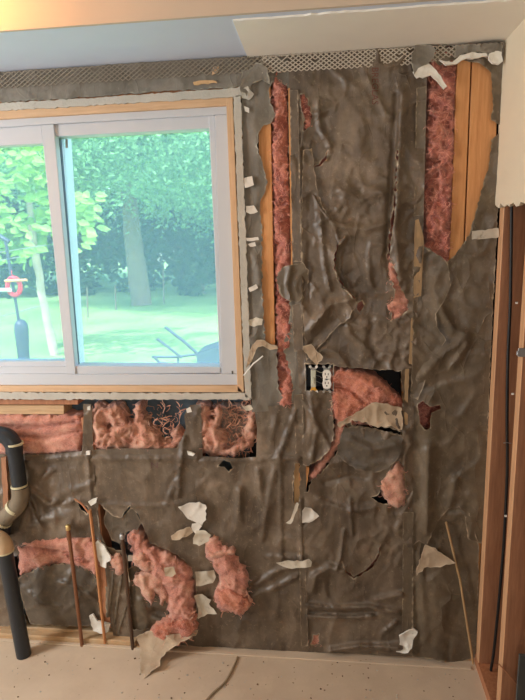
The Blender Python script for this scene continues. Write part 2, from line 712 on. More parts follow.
SOFFIT_CREAM = mat_paint('soffit_cream', srgb(238, 234, 224), 0.75, 0.02, 0.05)
BULKHEAD = mat_paint('bulkhead_beige', srgb(198, 184, 168), 0.75, 0.02, 0.03)
ABS = mat_paint('black_plastic', srgb(38, 44, 50), 0.38, 0.2, 0.04, dirt=srgb(78, 80, 76), dirt_lo=0.62)
ABS_DUST = mat_paint('dusty_pipe', srgb(126, 112, 92), 0.8, 0.25, 0.2, dirt=srgb(70, 66, 58), dirt_lo=0.58)
PRIMER = mat_paint('pipe_cement', srgb(206, 196, 160), 0.6, 0.15, 0.2)
COPPER = NM('dull_copper').done(srgb(140, 96, 70), 0.5, None, 0.55)
COPPER_DK = NM('dark_copper').done(srgb(92, 72, 58), 0.5, None, 0.5)
BRASS = NM('brass').done(srgb(206, 176, 120), 0.35, None, 0.85)
STEEL = NM('steel').done(srgb(170, 170, 168), 0.4, None, 0.8)
LATH = NM('lath_metal').done(srgb(186, 176, 160), 0.55, None, 0.2)
BLACK = NM('black_cable').done(srgb(28, 28, 28), 0.5)
BOXBLK = NM('box_dark').done(srgb(24, 26, 34), 0.6)
WHITEPL = NM('white_plastic').done(srgb(236, 232, 224), 0.35)
SLOT = NM('slot_black').done(srgb(20, 18, 18), 0.7)
YELLOW = NM('yellow_brass').done(srgb(226, 168, 62), 0.4, None, 0.3)
IVORY = NM('ivory_plastic').done(srgb(190, 190, 170), 0.4)
RED = NM('red_ink').done(srgb(104, 62, 50), 0.8)
VIOLET = NM('violet_ink').done(srgb(110, 84, 82), 0.8)
STICK = mat_wood('stick_wood', srgb(160, 128, 90), srgb(186, 152, 110))
GREYBOARD = mat_paint('grey_board', srgb(78, 78, 74), 0.8, 0.1)


def mat_floor():
    k = NM('dusty_floor')
    n1 = k.noise(1.7, 6, 0.6)
    col = k.ramp(n1, [(0.3, srgb(192, 170, 146)), (0.55, srgb(208, 188, 164)), (0.75, srgb(218, 200, 177))])
    n2 = k.noise(14, 6, 0.75)
    col = k.mix(k.ramp(n2, [(0.5, BL), (0.72, (0.45,) * 3 + (1,))]), col, srgb(216, 196, 168))
    sp = k.noise(55, 2, 0.5)
    col = k.mix(k.ramp(sp, [(0.7, BL), (0.76, (0.7,) * 3 + (1,))]), col, srgb(120, 90, 66))
    nb = k.bump(k.noise(30, 6, 0.7), 0.25, 0.004)
    return k.done(col, 0.85, nb, spec=0.2)


FLOOR = mat_floor()


def mat_glass():
    k = NM('window_glass')
    t = k.t
    tr = k.n('ShaderNodeBsdfTransparent')
    tr.inputs[0].default_value = (0.88, 0.97, 1.0, 1)
    gl = k.n('ShaderNodeBsdfGlossy')
    gl.inputs['Roughness'].default_value = 0.02
    gl.inputs['Color'].default_value = (1, 1, 1, 1)
    dust = k.n('ShaderNodeBsdfTranslucent')
    dust.inputs[0].default_value = (0.66, 0.86, 1.0, 1)
    m1 = k.n('ShaderNodeMixShader')
    m1.inputs[0].default_value = 0.18
    k.l(tr.outputs[0], m1.inputs[1])
    k.l(dust.outputs[0], m1.inputs[2])
    m2 = k.n('ShaderNodeMixShader')
    m2.inputs[0].default_value = 0.02
    k.l(m1.outputs[0], m2.inputs[1])
    k.l(gl.outputs[0], m2.inputs[2])
    k.l(m2.outputs[0], k.out.inputs['Surface'])
    return k.m


GLASS = mat_glass()


def mat_leaf(name, c1, c2):
    k = NM(name)
    oi = k.noise(1.3, 4, 0.7)
    n2 = k.noise(9.0, 2, 0.5)
    col = k.mix(k.ramp(n2, [(0.35, BL), (0.65, WH)]), k.ramp(oi, [(0.35, c1), (0.65, c2)]), c2)
    k.l(col, k.b.inputs['Base Color'])
    k.b.inputs['Roughness'].default_value = 0.6
    tl = k.n('ShaderNodeBsdfTranslucent')
    k.l(col, tl.inputs[0])
    mx = k.n('ShaderNodeMixShader')
    mx.inputs[0].default_value = 0.35
    k.l(k.b.outputs[0], mx.inputs[1])
    k.l(tl.outputs[0], mx.inputs[2])
    k.l(mx.outputs[0], k.out.inputs['Surface'])
    return k.m


LEAF_A = mat_leaf('leaf_bright', srgb(96, 156, 60), srgb(164, 206, 96))
LEAF_B = mat_leaf('leaf_mid', srgb(84, 138, 92), srgb(150, 196, 136))
LEAF_C = mat_leaf('leaf_dark', srgb(26, 58, 38), srgb(46, 84, 52))
BARK = mat_paint('bark', srgb(120, 108, 92), 0.95, 0.3, 0.9)
BARK_PALE = mat_paint('bark_pale', srgb(176, 164, 140), 0.95, 0.2, 0.7)


def mat_lawn():
    k = NM('lawn')
    n1 = k.noise(0.6, 5, 0.6)
    n2 = k.noise(9, 5, 0.7)
    col = k.ramp(n1, [(0.35, srgb(124, 168, 92)), (0.65, srgb(168, 198, 124))])
    col = k.mix(k.ramp(n2, [(0.5, BL), (0.7, (0.55,) * 3 + (1,))]), col, srgb(186, 204, 140))
    return k.done(col, 0.9, k.bump(k.noise(40, 4, 0.7), 0.8, 0.05))


LAWN = mat_lawn()

# ================================================================== STRUCTURE
ZC = 2.312          # underside of the bulkhead
YB = -0.397         # front face of the bulkhead
XL, YR, ZT = -3.6, -5.0, 2.62

floor = structure(box('floor', (XL, YR, -0.08), (0.12, 0.10, 0.0), FLOOR))
ceiling = structure(box('ceiling', (XL, YR, ZT), (0.12, YB + 0.02, ZT + 0.1), BULKHEAD))
wl = structure(box('wall_left', (XL - 0.1, YR, 0), (XL, 0.1, ZT), DRYWALL))
wr = structure(box('wall_rear', (XL, YR - 0.1, 0), (0.12, YR, ZT), DRYWALL))

# bulkhead: a boxed drop along the wall (part of the ceiling)
box('bulkhead_board', (XL, YB + 0.013, ZC), (0.0, 0.0, ZC + 0.013), SOFFIT_BLUE, ceiling)
box('bulkhead_face', (XL, YB, ZC), (0.0, YB + 0.0125, ZT), BULKHEAD, ceiling)
box('bulkhead_top', (XL, YB, ZT), (0.12, 0.11, ZT + 0.1), BULKHEAD, ceiling)
# second skin of cream board over the right half, torn along its left and front edges
q = [onz(232, 21, ZC - .010), onz(238, 36, ZC - .010), onz(245, 53.5, ZC - .010)]
poly = [(v.x, v.y) for v in q]
rnd = random.Random(3)
front = []
nfr = 46
for i in range(nfr + 1):
    t = i / nfr
    x = -0.002 + (q[0].x + 0.002) * t
    yy = -0.366 + (0.006 * t) + rnd.gauss(0, 0.0022)
    front.append((x, yy))
pl = [(q[2].x, -0.001), (q[1].x + .001, q[1].y)] + front[::-1] + [(-0.002, -0.001)]
n = len(pl)
zb, zt = ZC - 0.006, ZC - 0.0005
mesh('bulkhead_patch', [(x, y, zb) for x, y in pl] + [(x, y, zt) for x, y in pl],
     [tuple(range(n))[::-1], tuple(range(n, 2 * n))] + [(i, (i + 1) % n, n + (i + 1) % n, n + i) for i in range(n)],
     SOFFIT_CREAM, ceiling)

# ---- back wall: framing, sheathing
wall = structure(empty('wall_back'))
# opening of the window in px: x from far left to 236, y 96..400
xo0 = -2.95
xo1 = P(239, 250).x
zo0 = P(150, 393).z
zo1 = P(150, 99).z
box('sheathing_board', (xo0, 0.093, 0), (xo1, 0.105, zo0), SHEATH, wall)
box('sheathing_board', (xo0, 0.093, zo1), (xo1, 0.105, ZT), SHEATH, wall)
box('sheathing_board', (xo1, 0.093, 0), (0.16, 0.105, ZT), SHEATH_SHADE, wall)
box('sheathing_board', (XL, 0.093, 0), (xo0, 0.105, ZT), SHEATH, wall)
box('brick_veneer', (xo0, 0.108, -0.6), (xo1, 0.14, zo0 - 0.004), GREYBOARD, wall)


def stud(poly, mat=STUD, d1=0.0, d0=-0.089):
    return prism('stud', poly, d1, d0, mat, wall, bevel=0.0015)


stud([(257, 50), (269.5, 50), (275, 345), (283, 640), (271, 640), (262, 345)])
stud([(288, 50), (300, 50), (304, 345), (307, 640), (296, 640), (292, 345)], STUD_PALE)
stud([(415, 45), (427, 45), (416, 345), (413, 640), (402, 640), (404, 345)], STUD_PALE)
stud([(458, 45), (471.5, 45), (463, 260), (449, 640), (437, 640), (449.5, 260)])
stud([(473, 45), (500, 45), (491, 260), (478, 640), (450.5, 640), (464.5, 260)])
stud([(188, 418), (198, 418), (208, 632), (198, 632)], STUD_OLD)
stud([(81, 418), (91, 418), (111, 628), (101, 628)], STUD_OLD)
stud([(-40, 418), (-29, 418), (-4, 622), (-14, 622)], STUD_OLD)
prism('sill_plate', [(-140, 405.5), (64, 405.5), (64, 414.5), (-140, 414.5)], -0.012, -0.089, PLATE, wall, 0.002)
prism('rough_sill', [(-140, 399), (78, 400), (78, 404.6), (-140, 404.2)], -0.02, -0.089, STUD_OLD, wall, 0.001)
prism('header', [(-300, 92), (256, 60), (256, 92), (-300, 128)], -0.002, -0.089, STUD_OLD, wall, 0.002)
# bottom plate lies on the floor
box('bottom_plate', (-3.0, 0.001, 0.0), (0.0, 0.085, 0.038), PLATE, wall, 0.003)
box('plate_ledge', (P(-40, 636).x, -0.034, 0.0), (P(138, 636).x, 0.0005, 0.026), PLATE, wall, 0.003)
# strip of old underlay left along the foot of the wall
box('underlay_edge', (-3.0, -0.052, 0.0), (-0.02, -0.0345, 0.006), FLOOR, wall, 0.002)

# ---- right wall: open studs below, drywall above
wside = structure(empty('wall_right'))


def side_stud(y0, y1, mat, z0=0.0, z1=ZT, x1=0.089):
    o_ = box('stud', (0.001, y0, z0), (x1, y1, z1), mat, wside, 0.003)
    o_.data.materials.append(STUD_LIT)        # paler room-side face: light from the left painted into the colour
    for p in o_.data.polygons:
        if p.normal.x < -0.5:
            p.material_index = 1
    return o_


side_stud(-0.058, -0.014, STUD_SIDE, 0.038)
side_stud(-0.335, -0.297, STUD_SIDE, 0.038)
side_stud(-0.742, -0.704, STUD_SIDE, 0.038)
box('bottom_plate', (0.001, -2.5, 0.0), (0.089, 0.0, 0.038), STUD_OLD, wside)
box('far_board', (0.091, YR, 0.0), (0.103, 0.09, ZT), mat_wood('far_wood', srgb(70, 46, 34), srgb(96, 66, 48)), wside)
# drywall sheet, torn off along a ragged bottom edge
zb = onx(500, 207, -0.013).z
rnd = random.Random(8)
pl = []
yy = 0.0
while yy > YR:
    pl.append((yy, zb + rnd.gauss(0, 0.004) + (0.01 if rnd.random() < .12 else 0)))
    yy -= 0.012 if yy > -1.2 else 0.4
pl.append((YR, zb))
top = [(YR, ZT), (0.0, ZT)]
prof = pl + top
n = len(prof)
mesh('drywall_sheet', [(-0.013, y, z) for y, z in prof] + [(-0.0005, y, z + (0.003 if i < len(pl) else 0)) for i, (y, z) in enumerate(prof)],
     [tuple(range(n))[::-1], tuple(range(n, 2 * n))] + [(i, (i + 1) % n, n + (i + 1) % n, n + i) for i in range(n)],
     DRYWALL, wside)
# drywall of the rear stretch of this wall reaches down to the floor behind the photographer
box('drywall_rear', (-0.013, YR, 0.0), (-0.0005, -1.35, zb - 0.02), DRYWALL, wside)

# ================================================================== WINDOW
win = structure(empty('window_1'))
FR = -0.006


def wpr(name, poly, d1, d0, mat=VINYL, parent=None, bevel=0.0015):
    return prism(name, poly, d1, d0, mat, parent or win, bevel)


# pine jamb liner
wpr('jamb_liner', [(-130, 118), (233, 97), (233, 105), (-130, 127)], 0.010, -0.09, PINE)
wpr('jamb_liner', [(226, 97.5), (232.5, 97.5), (244, 392), (237.5, 392)], 0.012, -0.09, PINE_V)
wpr('jamb_liner', [(-130, 386), (238, 386), (243.5, 392.5), (-130, 391.5)], 0.012, -0.09, PINE)
# plaster return around the liner
def plaster_edge(poly, seed):
    pp = fract(poly, 0.45, 3.0, seed)
    return prism('plaster_return', pp, 0.016, 0.0, PLASTER, win)


plaster_edge([(-130, 110.5), (100, 97.5), (234, 88), (240.5, 86), (242.5, 95.5), (233.2, 97), (100, 105), (-130, 118.5)], 1)
plaster_edge([(233.2, 97), (240.5, 95), (251.5, 399), (245, 397)], 2)
plaster_edge([(-130, 392), (245, 393.5), (251, 399.5), (-130, 399.5)], 3)
# vinyl frame
frame_top = wpr('frame_rail', [(-130, 127), (226.5, 105), (227, 114.2), (41, 124.5), (-130, 137)], FR, -0.10)
frame_r = wpr('frame_stile', [(214.8, 115), (227, 114.4), (237.6, 373.8), (221.7, 374)], FR, -0.10)
frame_b = wpr('frame_rail', [(-130, 374), (66, 374), (75, 374.5), (222, 374.2), (237.6, 374), (238.2, 386), (-130, 386.5)], FR, -0.10)
wpr('frame_stile', [(-130, 127), (-112, 127), (-105, 386.5), (-130, 386.5)], FR, -0.10)
# left fixed sash: head, foot, far stile, meeting stile
wpr('sash_rail', [(-112, 136), (41, 125), (43, 143.5), (-112, 152)], FR - 0.012, -0.075)
wpr('sash_rail', [(-105, 362.5), (66, 361), (67, 366.5), (-105, 367)], FR - 0.016, -0.075)
wpr('sash_rail', [(-105, 367.2), (67, 366.7), (68, 373.8), (-105, 374)], FR - 0.006, -0.080)
wpr('meeting_stile', [(41, 125), (53.5, 124.2), (75.5, 374), (66.2, 374)], FR - 0.004, -0.045)
# right sash set deeper
wpr('sash_rail', [(54, 124.6), (214.8, 115.2), (215.5, 128), (54, 136.6)], FR - 0.014, -0.085)
wpr('sash_rail', [(75, 366), (221, 367), (222, 373), (75.5, 374.3)], FR - 0.010, -0.085)
wpr('sash_stile', [(208.6, 115.4), (214.8, 115.2), (221.7, 373.4), (220, 373.4)], FR - 0.010, -0.085)
wpr('sash_track', [(54.5, 130), (58.8, 130), (78.2, 368), (75, 368)], FR - 0.050, -0.074, mat_paint('track_shade', srgb(82, 92, 108), 0.6))  # dark colour paints in the shaded gap beside the meeting stile
wpr('screen_stile', [(58, 128), (63.0, 128), (78.0, 368), (73, 368)], -0.086, -0.155, mat_paint('screen_white', srgb(240, 240, 240), 0.5))
wpr('latch', [(65, 139), (67.5, 139), (67.8, 148), (65.3, 148)], FR - 0.060, -0.07, STEEL)
wpr('screw_cover', [(231.5, 371), (233, 371), (233.2, 374), (231.7, 374)], FR + 0.002, FR - 0.001, GREYBOARD, bevel=0)
# panes
wpr('pane', [(-114, 144), (46, 138), (68, 366), (-108, 368)], -0.050, -0.054, GLASS, bevel=0)
wpr('pane', [(60, 128), (217, 120), (224, 371), (76, 371)], -0.076, -0.080, GLASS, bevel=0)

# ================================================================== INSULATION
def wool(label, poly, **kw):
    mat = kw.pop('mat', WOOL)
    name = kw.pop('name', 'insulation_batt')
    o = batt(name, poly, mat=mat, **kw)
    tag(o, label, 'insulation', 'pink fibreglass in the wall')
    return o


wool('tall narrow pink insulation strip in the gap right of the window',
     [(271, 70), (286.5, 70), (291, 250), (294, 410), (278, 410), (275.5, 300), (271.5, 160)], d=-0.022, bulge=0.010, amp=0.014,
     mat=WOOL_DEEP, seed=1, soft=6)
wool('dark pink insulation batt beside the double stud at upper right',
     [(429, 50), (457, 50), (451, 262), (448, 275), (424, 275), (425, 180)], d=-0.026, bulge=0.012, amp=0.018, mat=WOOL_DEEP,
     seed=2, soft=6)
# centre bay: the batt sags out of the big hole, leaving a black void at its upper right
wool('salmon insulation sagging out of the big hole right of the outlet',
     [(330, 368), (343, 367), (358, 371), (372, 375), (384, 383), (394, 393), (402, 401), (403, 412), (390, 418), (360, 425),
      (338, 428), (331, 410)], d=-0.012, bulge=0.018, amp=0.008, mat=WOOL_ORANGE, seed=3, soft=8,
     folds=[([(333, 386), (350, 390), (364, 402)], 2.2, -0.012), ([(352, 374), (385, 392)], 6, 0.008)])
wool('pink insulation glimpsed through slits in the middle paper sheet',
     [(303, 66), (414, 62), (409, 300), (402, 360), (304, 360)], d=-0.034, bulge=0.006, amp=0.006, mat=WOOL_DEEP, seed=30, sp=5, soft=6)
wool('pink insulation behind the lower middle paper near the floor',
     [(308, 512), (401, 512), (400, 640), (309, 640)], d=-0.034, bulge=0.006, amp=0.006, mat=WOOL_DEEP, seed=29, sp=5, soft=6)
wool('diagonal pink insulation sliver below the outlet hole',
     [(336, 424), (348, 428), (346, 440), (332, 458), (318, 476), (309, 482), (310, 474), (324, 458), (333, 442)],
     d=-0.008, bulge=0.008, amp=0.006, seed=4, soft=4)
wool('pale pink insulation tuft poking out beside the centre stud',
     [(397, 461), (403.5, 466), (405, 482), (405, 505), (398, 508), (388, 504), (381, 494), (380, 484), (386, 474), (392, 468)],
     d=0.006, bulge=0.020, amp=0.010, back=-0.02, mat=WOOL_TAN, seed=5, soft=7)
wool('small pink insulation patch in the tear high on the centre stud',
     [(388, 255), (396, 258), (404, 285), (410, 300), (408, 312), (398, 322), (387, 325), (387, 300)], d=-0.010, bulge=0.012,
     amp=0.010, seed=6, soft=5)
wool('reddish insulation showing in the narrow slit under the lath',
     [(296, 90), (310, 90), (314, 128), (304, 132)], d=-0.014, bulge=0.012, amp=0.008, seed=7, soft=4, mat=WOOL_DEEP)
wool('dark red insulation inside the claw-shaped tear on the right sheet',
     [(414, 398), (444, 400), (442, 414), (432, 434), (416, 430)], d=-0.060, bulge=0.004, amp=0.008, seed=8, soft=5, mat=WOOL_DEEP)
wool('scrap of pink insulation in the little tear near the floor',
     [(308, 632), (322, 632), (322, 648), (308, 648)], d=-0.012, bulge=0.008, amp=0.006, seed=9, soft=4)
# under the window
wool('folded pink insulation under the window above the black drain',
     [(-30, 414), (80, 415), (83, 430), (82, 452), (40, 455), (-30, 455)], d=-0.020, bulge=0.016, amp=0.006, seed=10, soft=7,
     stretch=(0.35, 1.0), folds=[([(-20, 426), (30, 427), (55, 425), (80, 421)], 2.0, -0.016),
                                 ([(15, 436), (50, 437), (80, 431)], 2.0, -0.012)])
wool('pink insulation in the bay left of the drain pipe',
     [(-140, 415), (-42, 415), (-40, 456), (-140, 457)], d=-0.020, bulge=0.014, amp=0.007, seed=40, soft=7, stretch=(0.4, 1.0), sp=3)
wool('shredded salmon insulation against dark sheathing under the window middle',
     [(90, 412), (97, 402), (108, 407), (116, 401), (124, 408), (127, 422), (133, 423), (135, 405), (141, 402), (144, 416),
      (150, 428), (158, 434), (162, 442), (172, 441), (170, 432), (178, 428), (184, 434), (184, 446), (176, 452), (150, 453),
      (118, 453), (90, 452)], d=-0.045, bulge=0.022, amp=0.020, mat=WOOL_TAN, seed=11, soft=8, tear=1.4,
     holes=[[(104, 424), (112, 426), (108, 430)], [(164, 436), (168, 436), (167, 439)]])
wool('ragged tan insulation clump under the right end of the window',
     [(196, 404), (206, 403), (214, 412), (219, 406), (226, 410), (222, 420), (218, 428), (226, 428), (229, 440), (224, 448),
      (232, 447), (240, 438), (247, 424), (250, 408), (255, 410), (256, 438), (250, 448), (236, 455), (214, 458), (202, 454),
      (198, 430)], d=-0.040, bulge=0.022, amp=0.022, mat=WOOL_TAN, seed=12, soft=7, tear=1.5,
     holes=[[(208, 416), (216, 415), (214, 420), (209, 420)]])
wool('grey dusty insulation wad behind the ragged clump under the window',
     [(216, 404), (248, 404), (250, 425), (238, 442), (226, 446), (220, 420)], d=-0.066, bulge=0.012, amp=0.016,
     mat=mat_wool('grey_wool', [(0.25, srgb(88, 78, 72)), (0.5, srgb(140, 122, 112)), (0.75, srgb(170, 150, 136))]), seed=13,
     soft=6)
def strands(parent, boxpx, n_, d_, seed, mat):
    """curled shreds of wool hanging against the sheathing"""
    rs_ = np.random.RandomState(seed)
    vv, ff = [], []
    x0, y0, x1, y1 = boxpx
    for i in range(n_):
        p_ = np.array(P(rs_.uniform(x0, x1), rs_.uniform(y0, y1), d_ + rs_.uniform(-0.02, 0.02)))
        a = rs_.uniform(0, 2 * math.pi)
        bend = rs_.normal() * 0.55
        wd = rs_.uniform(0.0006, 0.0028)
        L_ = rs_.uniform(0.006, 0.013)
        b = len(vv)
        m_ = rs_.randint(3, 7)
        for q in range(m_):
            dr = np.array([math.cos(a), rs_.normal() * 0.3, math.sin(a)])
            sd = np.array([-math.sin(a), 0.4, math.cos(a)]) * wd * (1 - 0.6 * abs(q / (m_ - 1) - 0.5))
            vv += [p_ + sd, p_ - sd]
            p_ = p_ + dr * L_
            p_[1] = min(p_[1], 0.085)
            a += bend + rs_.normal() * 0.3
        for q in range(m_ - 1):
            ff.append((b + 2 * q, b + 2 * q + 1, b + 2 * q + 3, b + 2 * q + 2))
    me = bpy.data.meshes.new('shreds')
    me.from_pydata([tuple(v) for v in vv], [], ff)
    for p in me.polygons:
        p.use_smooth = True
    o_ = link('shreds', me, mat, parent)
    o_['kind'] = 'stuff'


_by = {o_['label']: o_ for o_ in bpy.data.objects if 'label' in o_}
strands(_by['shredded salmon insulation against dark sheathing under the window middle'], (94, 405, 182, 450), 240, -0.040, 1, WOOL_TAN)
strands(_by['ragged tan insulation clump under the right end of the window'], (199, 406, 252, 456), 260, -0.030, 2, WOOL_TAN)
# lower left
wool('pink folded insulation band crossing behind the left copper pipes',
     [(17, 545), (40, 539), (66, 536), (92, 536), (99, 552), (98, 580), (92, 572), (80, 566), (62, 563), (44, 566), (20, 576)],
     d=0.004, bulge=0.016, amp=0.006, seed=14, soft=7, stretch=(0.5, 1.0), back=-0.03,
     folds=[([(22, 546), (45, 549), (70, 553)], 1.8, -0.012), ([(48, 564), (70, 557), (90, 562)], 1.8, -0.010)])
wool('big pink insulation mass spilling down to the floor behind the pipes',
     [(127, 536), (132, 531), (142, 533), (150, 545), (166, 550), (182, 560), (192, 570), (195, 590), (196, 618), (196, 634),
      (186, 640), (174, 643), (160, 641), (150, 636), (158, 628), (168, 622), (168, 604), (160, 585), (148, 575), (136, 566),
      (132, 552)], d=0.004, bulge=0.042, amp=0.014, back=-0.05, seed=15, soft=13, tear=1.3)
wool('hanging pink insulation lump beside the white tape scraps',
     [(209, 538), (214, 533), (222, 541), (230, 547), (236, 555), (246, 566), (249, 580), (248, 592), (253, 600), (250, 608),
      (243, 615), (232, 613), (221, 612), (214, 602), (216, 588), (219, 578), (212, 565), (204, 552), (204, 543)],
     d=0.004, bulge=0.036, amp=0.011, back=-0.04, seed=16, soft=11, tear=1.1)
wool('torn orange insulation shred under the brown copper stub',
     [(108, 560), (116, 553), (124, 560), (124, 572), (120, 576), (112, 568)], d=0.012, bulge=0.012, amp=0.008, back=-0.01,
     mat=WOOL_TAN, seed=17, soft=5)
wool('ivory and orange frayed insulation flap hanging over the grey paper',
     [(134, 575), (148, 572), (160, 574), (166, 582), (168, 596), (162, 606), (158, 596), (153, 590), (151, 606), (146, 600),
      (141, 590), (134, 583)], d=0.030, bulge=0.014, amp=0.008, back=0.01, mat=WOOL_TAN, seed=18, soft=5, tear=1.2)

_by = {o_['label']: o_ for o_ in bpy.data.objects if 'label' in o_}
strands(_by['big pink insulation mass spilling down to the floor behind the pipes'], (160, 612, 192, 640), 90, 0.045, 3, WOOL_TAN)
strands(_by['hanging pink insulation lump beside the white tape scraps'], (222, 590, 248, 612), 60, 0.040, 4, WOOL_TAN)

batt('torn_tuft', [(150, 634), (158, 624), (170, 618), (184, 614), (195, 616), (197, 630), (188, 639), (176, 646), (164, 645)], d=0.030, bulge=0.024,
     amp=0.014, back=0.0, mat=WOOL_ORANGE, parent=_by['big pink insulation mass spilling down to the floor behind the pipes'], seed=19, soft=7, tear=1.4)
batt('torn_tuft', [(132, 556), (146, 552), (160, 558), (172, 570), (170, 580), (158, 574), (144, 572), (134, 566)], d=0.034, bulge=0.018,
     amp=0.012, back=0.0, mat=WOOL_TAN, parent=_by['big pink insulation mass spilling down to the floor behind the pipes'], seed=20, soft=7, tear=1.4)
batt('torn_tuft', [(216, 592), (226, 588), (240, 592), (250, 598), (249, 608), (241, 614), (230, 612), (219, 606)], d=0.030, bulge=0.020,
     amp=0.014, back=0.0, mat=WOOL_ORANGE, parent=_by['hanging pink insulation lump beside the white tape scraps'], seed=23, soft=6, tear=1.4)
batt('torn_tuft', [(206, 552), (218, 550), (232, 549), (235, 553), (222, 558), (210, 558)], d=0.036, bulge=0.012,
     amp=0.008, back=0.0, mat=WOOL_TAN, parent=_by['hanging pink insulation lump beside the white tape scraps'], seed=24, soft=4, tear=0.8)

# ================================================================== KRAFT PAPER
def paper(label, outer, **kw):
    mat = kw.pop('mat', PAPER)
    name = kw.pop('name', 'kraft_paper_sheet')
    o = sheet(name, outer, mat=mat, **kw)
    tag(o, label, 'kraft paper', 'torn vapour barrier paper')
    return o


HOLE_STRIP = [(269, 88), (276, 78), (282, 83), (287, 86), (288, 88), (289.5, 170), (292, 266), (284, 268), (277, 276), (279, 292),
              (290, 301), (290, 312), (288, 326), (284, 340), (284, 352), (291, 372), (293, 388), (290, 402), (283, 400),
              (278, 388), (277, 345), (265, 345), (264, 320), (262, 290), (262, 225), (260, 203), (264, 194), (268, 182),
              (263, 165), (258, 152), (258, 134), (262, 127), (272, 122), (277, 114), (273, 110), (269, 97)]
paper('grey-green paper strip with a long tear right of the window',
      [(241, 80), (243, 56), (299, 53), (302, 200), (304, 410), (252, 412), (249, 330), (244, 180)], holes=[HOLE_STRIP], d=0.003,
      mat=PAPER_GREY, seed=21, cr=0.55, stretch=(1, 0.4), sp=2.6, rag_outer=False, curl=0.004,
      folds=[([(250, 340), (262, 345), (276, 352)], 4, 0.006), ([(255, 255), (261, 290)], 2, 0.004)])

HC = [[(334, 366), (345, 368), (372, 369.5), (401, 371), (403, 400), (403, 411), (390, 408), (380, 406), (368, 411), (355, 417),
       (345, 424), (349, 430), (346, 440), (333, 457), (320, 474), (311, 480), (308, 492), (299, 493), (297, 466), (309, 466),
       (322, 458), (331, 446), (334, 432), (333, 414), (332, 392), (333, 376)],
      [(351, 421), (372, 424), (402, 431.5), (403, 436), (384, 431), (364, 428), (352, 425)],
      [(300, 95), (304, 94), (308, 102), (312, 118), (310, 126), (303, 131), (305, 120), (301, 108)],
      [(391, 262), (396, 272), (401, 290), (408, 300), (408, 310), (399, 318), (391, 321), (392, 308), (395, 292), (391, 276)],
      [(398, 461), (403, 466), (405, 484), (405, 504), (396, 507), (376, 501), (371, 497), (379, 494), (384, 478), (392, 468)],
      [(358, 303), (362, 301), (364, 306), (360, 312), (357, 309)],
      [(313, 635), (319, 634), (319, 641), (315, 645), (311, 644)],
      [(305, 364), (333.5, 364), (334, 391), (305, 391)],
      [(345, 236), (338, 246), (335.5, 256), (335, 268), (340, 280), (346, 288), (356, 299), (353, 298), (344, 289), (338, 280.5), (333.8, 268),
       (334.3, 255), (337.3, 245)],
      [(342, 562), (346, 571), (354, 577), (362, 572), (371, 565), (378, 554), (381, 544), (379.5, 556), (371.5, 567.5), (362.5, 574), (354, 578.6), (345.4, 572.4)],
      [(397, 150), (394, 200), (389, 240), (387, 258), (390, 272), (391, 270), (389, 258), (391, 240), (395.6, 200), (398, 150)],
      [(328, 150), (326, 160), (320, 166), (311, 169), (319, 164.5), (324, 158)]]
paper('big crumpled brown paper sheet in the middle with the outlet cut-out',
      [(289, 86), (288, 53), (330, 51), (416, 45), (428, 47), (427, 78), (423, 246), (418, 300), (414, 400), (412, 540), (412, 657),
       (360, 654), (306, 652), (304, 480), (300, 410), (296, 330), (292, 262), (290.5, 170)],
      holes=HC, d=0.006, seed=22, cr=1.0, sp=2.0, rag_outer=False, curl=0.008, stretch=(1, 0.75),
      folds=[([(397, 95), (393, 160), (389, 215), (387, 255), (392, 276)], 2.5, -0.014),
             ([(402, 95), (399, 160), (396, 230), (399, 270)], 5, 0.010),
             ([(345, 238), (336, 250), (334, 268), (342, 286), (354, 298)], 1.8, 0.012),
             ([(340, 250), (340, 272), (350, 290)], 3.5, -0.006),
             ([(313, 195), (322, 210), (334, 225), (338, 240)], 2.2, 0.008),
             ([(304, 150), (312, 200), (311, 240), (306, 300)], 3, -0.008),
             ([(318, 100), (320, 130), (330, 145), (326, 160)], 2.5, 0.007),
             ([(328, 150), (322, 165), (311, 168)], 1.8, -0.009),
             ([(340, 190), (360, 200), (382, 192)], 6, 0.007), ([(335, 225), (365, 230), (390, 222)], 5, 0.008),
             ([(310, 330), (330, 305), (350, 300)], 4, 0.010), ([(312, 345), (340, 322), (356, 320)], 3, -0.006),
             ([(345, 315), (350, 335), (372, 352)], 3, 0.006), ([(372, 320), (370, 345), (380, 362)], 4, -0.006),
             ([(302, 400), (318, 425), (330, 450)], 3, 0.006), ([(310, 395), (316, 430), (312, 460)], 2.5, 0.006),
             ([(305, 605), (330, 608), (370, 607), (398, 612)], 2.6, 0.011), ([(306, 616), (340, 618), (372, 616)], 2.2, 0.010),
             ([(306, 612), (340, 613), (376, 612)], 2.0, -0.008), ([(376, 600), (402, 594)], 3, 0.006),
             ([(330, 651), (360, 646), (400, 648)], 3, 0.012), ([(382, 634), (396, 622)], 2, 0.006),
             ([(312, 590), (316, 575), (330, 568), (342, 572)], 4, 0.011),
             ([(344, 530), (340, 560), (336, 570)], 1.6, 0.009), ([(325, 482), (350, 476), (365, 478)], 2, -0.008),
             ([(318, 500), (350, 512), (372, 508)], 4, 0.006), ([(350, 500), (352, 535)], 2, 0.006)])
paper('torn inner paper layer with a pale curved rim left of centre',
      [(303, 150), (312, 148), (316, 185), (322, 205), (334, 224), (337, 243), (333.5, 255), (334.5, 270), (341, 284), (350, 294), (357, 303), (350, 318),
       (336, 328), (322, 344), (306, 361), (302, 300), (301, 220)], d=0.0125, seed=22, cr=1.0, stretch=(1, 0.75), sp=2.2, thick=0.001, tear=0.5, curl=0.009,
      name='paper_flap', folds=[([(312, 195), (311, 240), (306, 300)], 3, -0.008), ([(310, 330), (330, 305), (350, 300)], 4, 0.009),
                                ([(320, 215), (324, 260), (330, 290)], 2.5, 0.007), ([(312, 345), (336, 318)], 3, -0.006)])
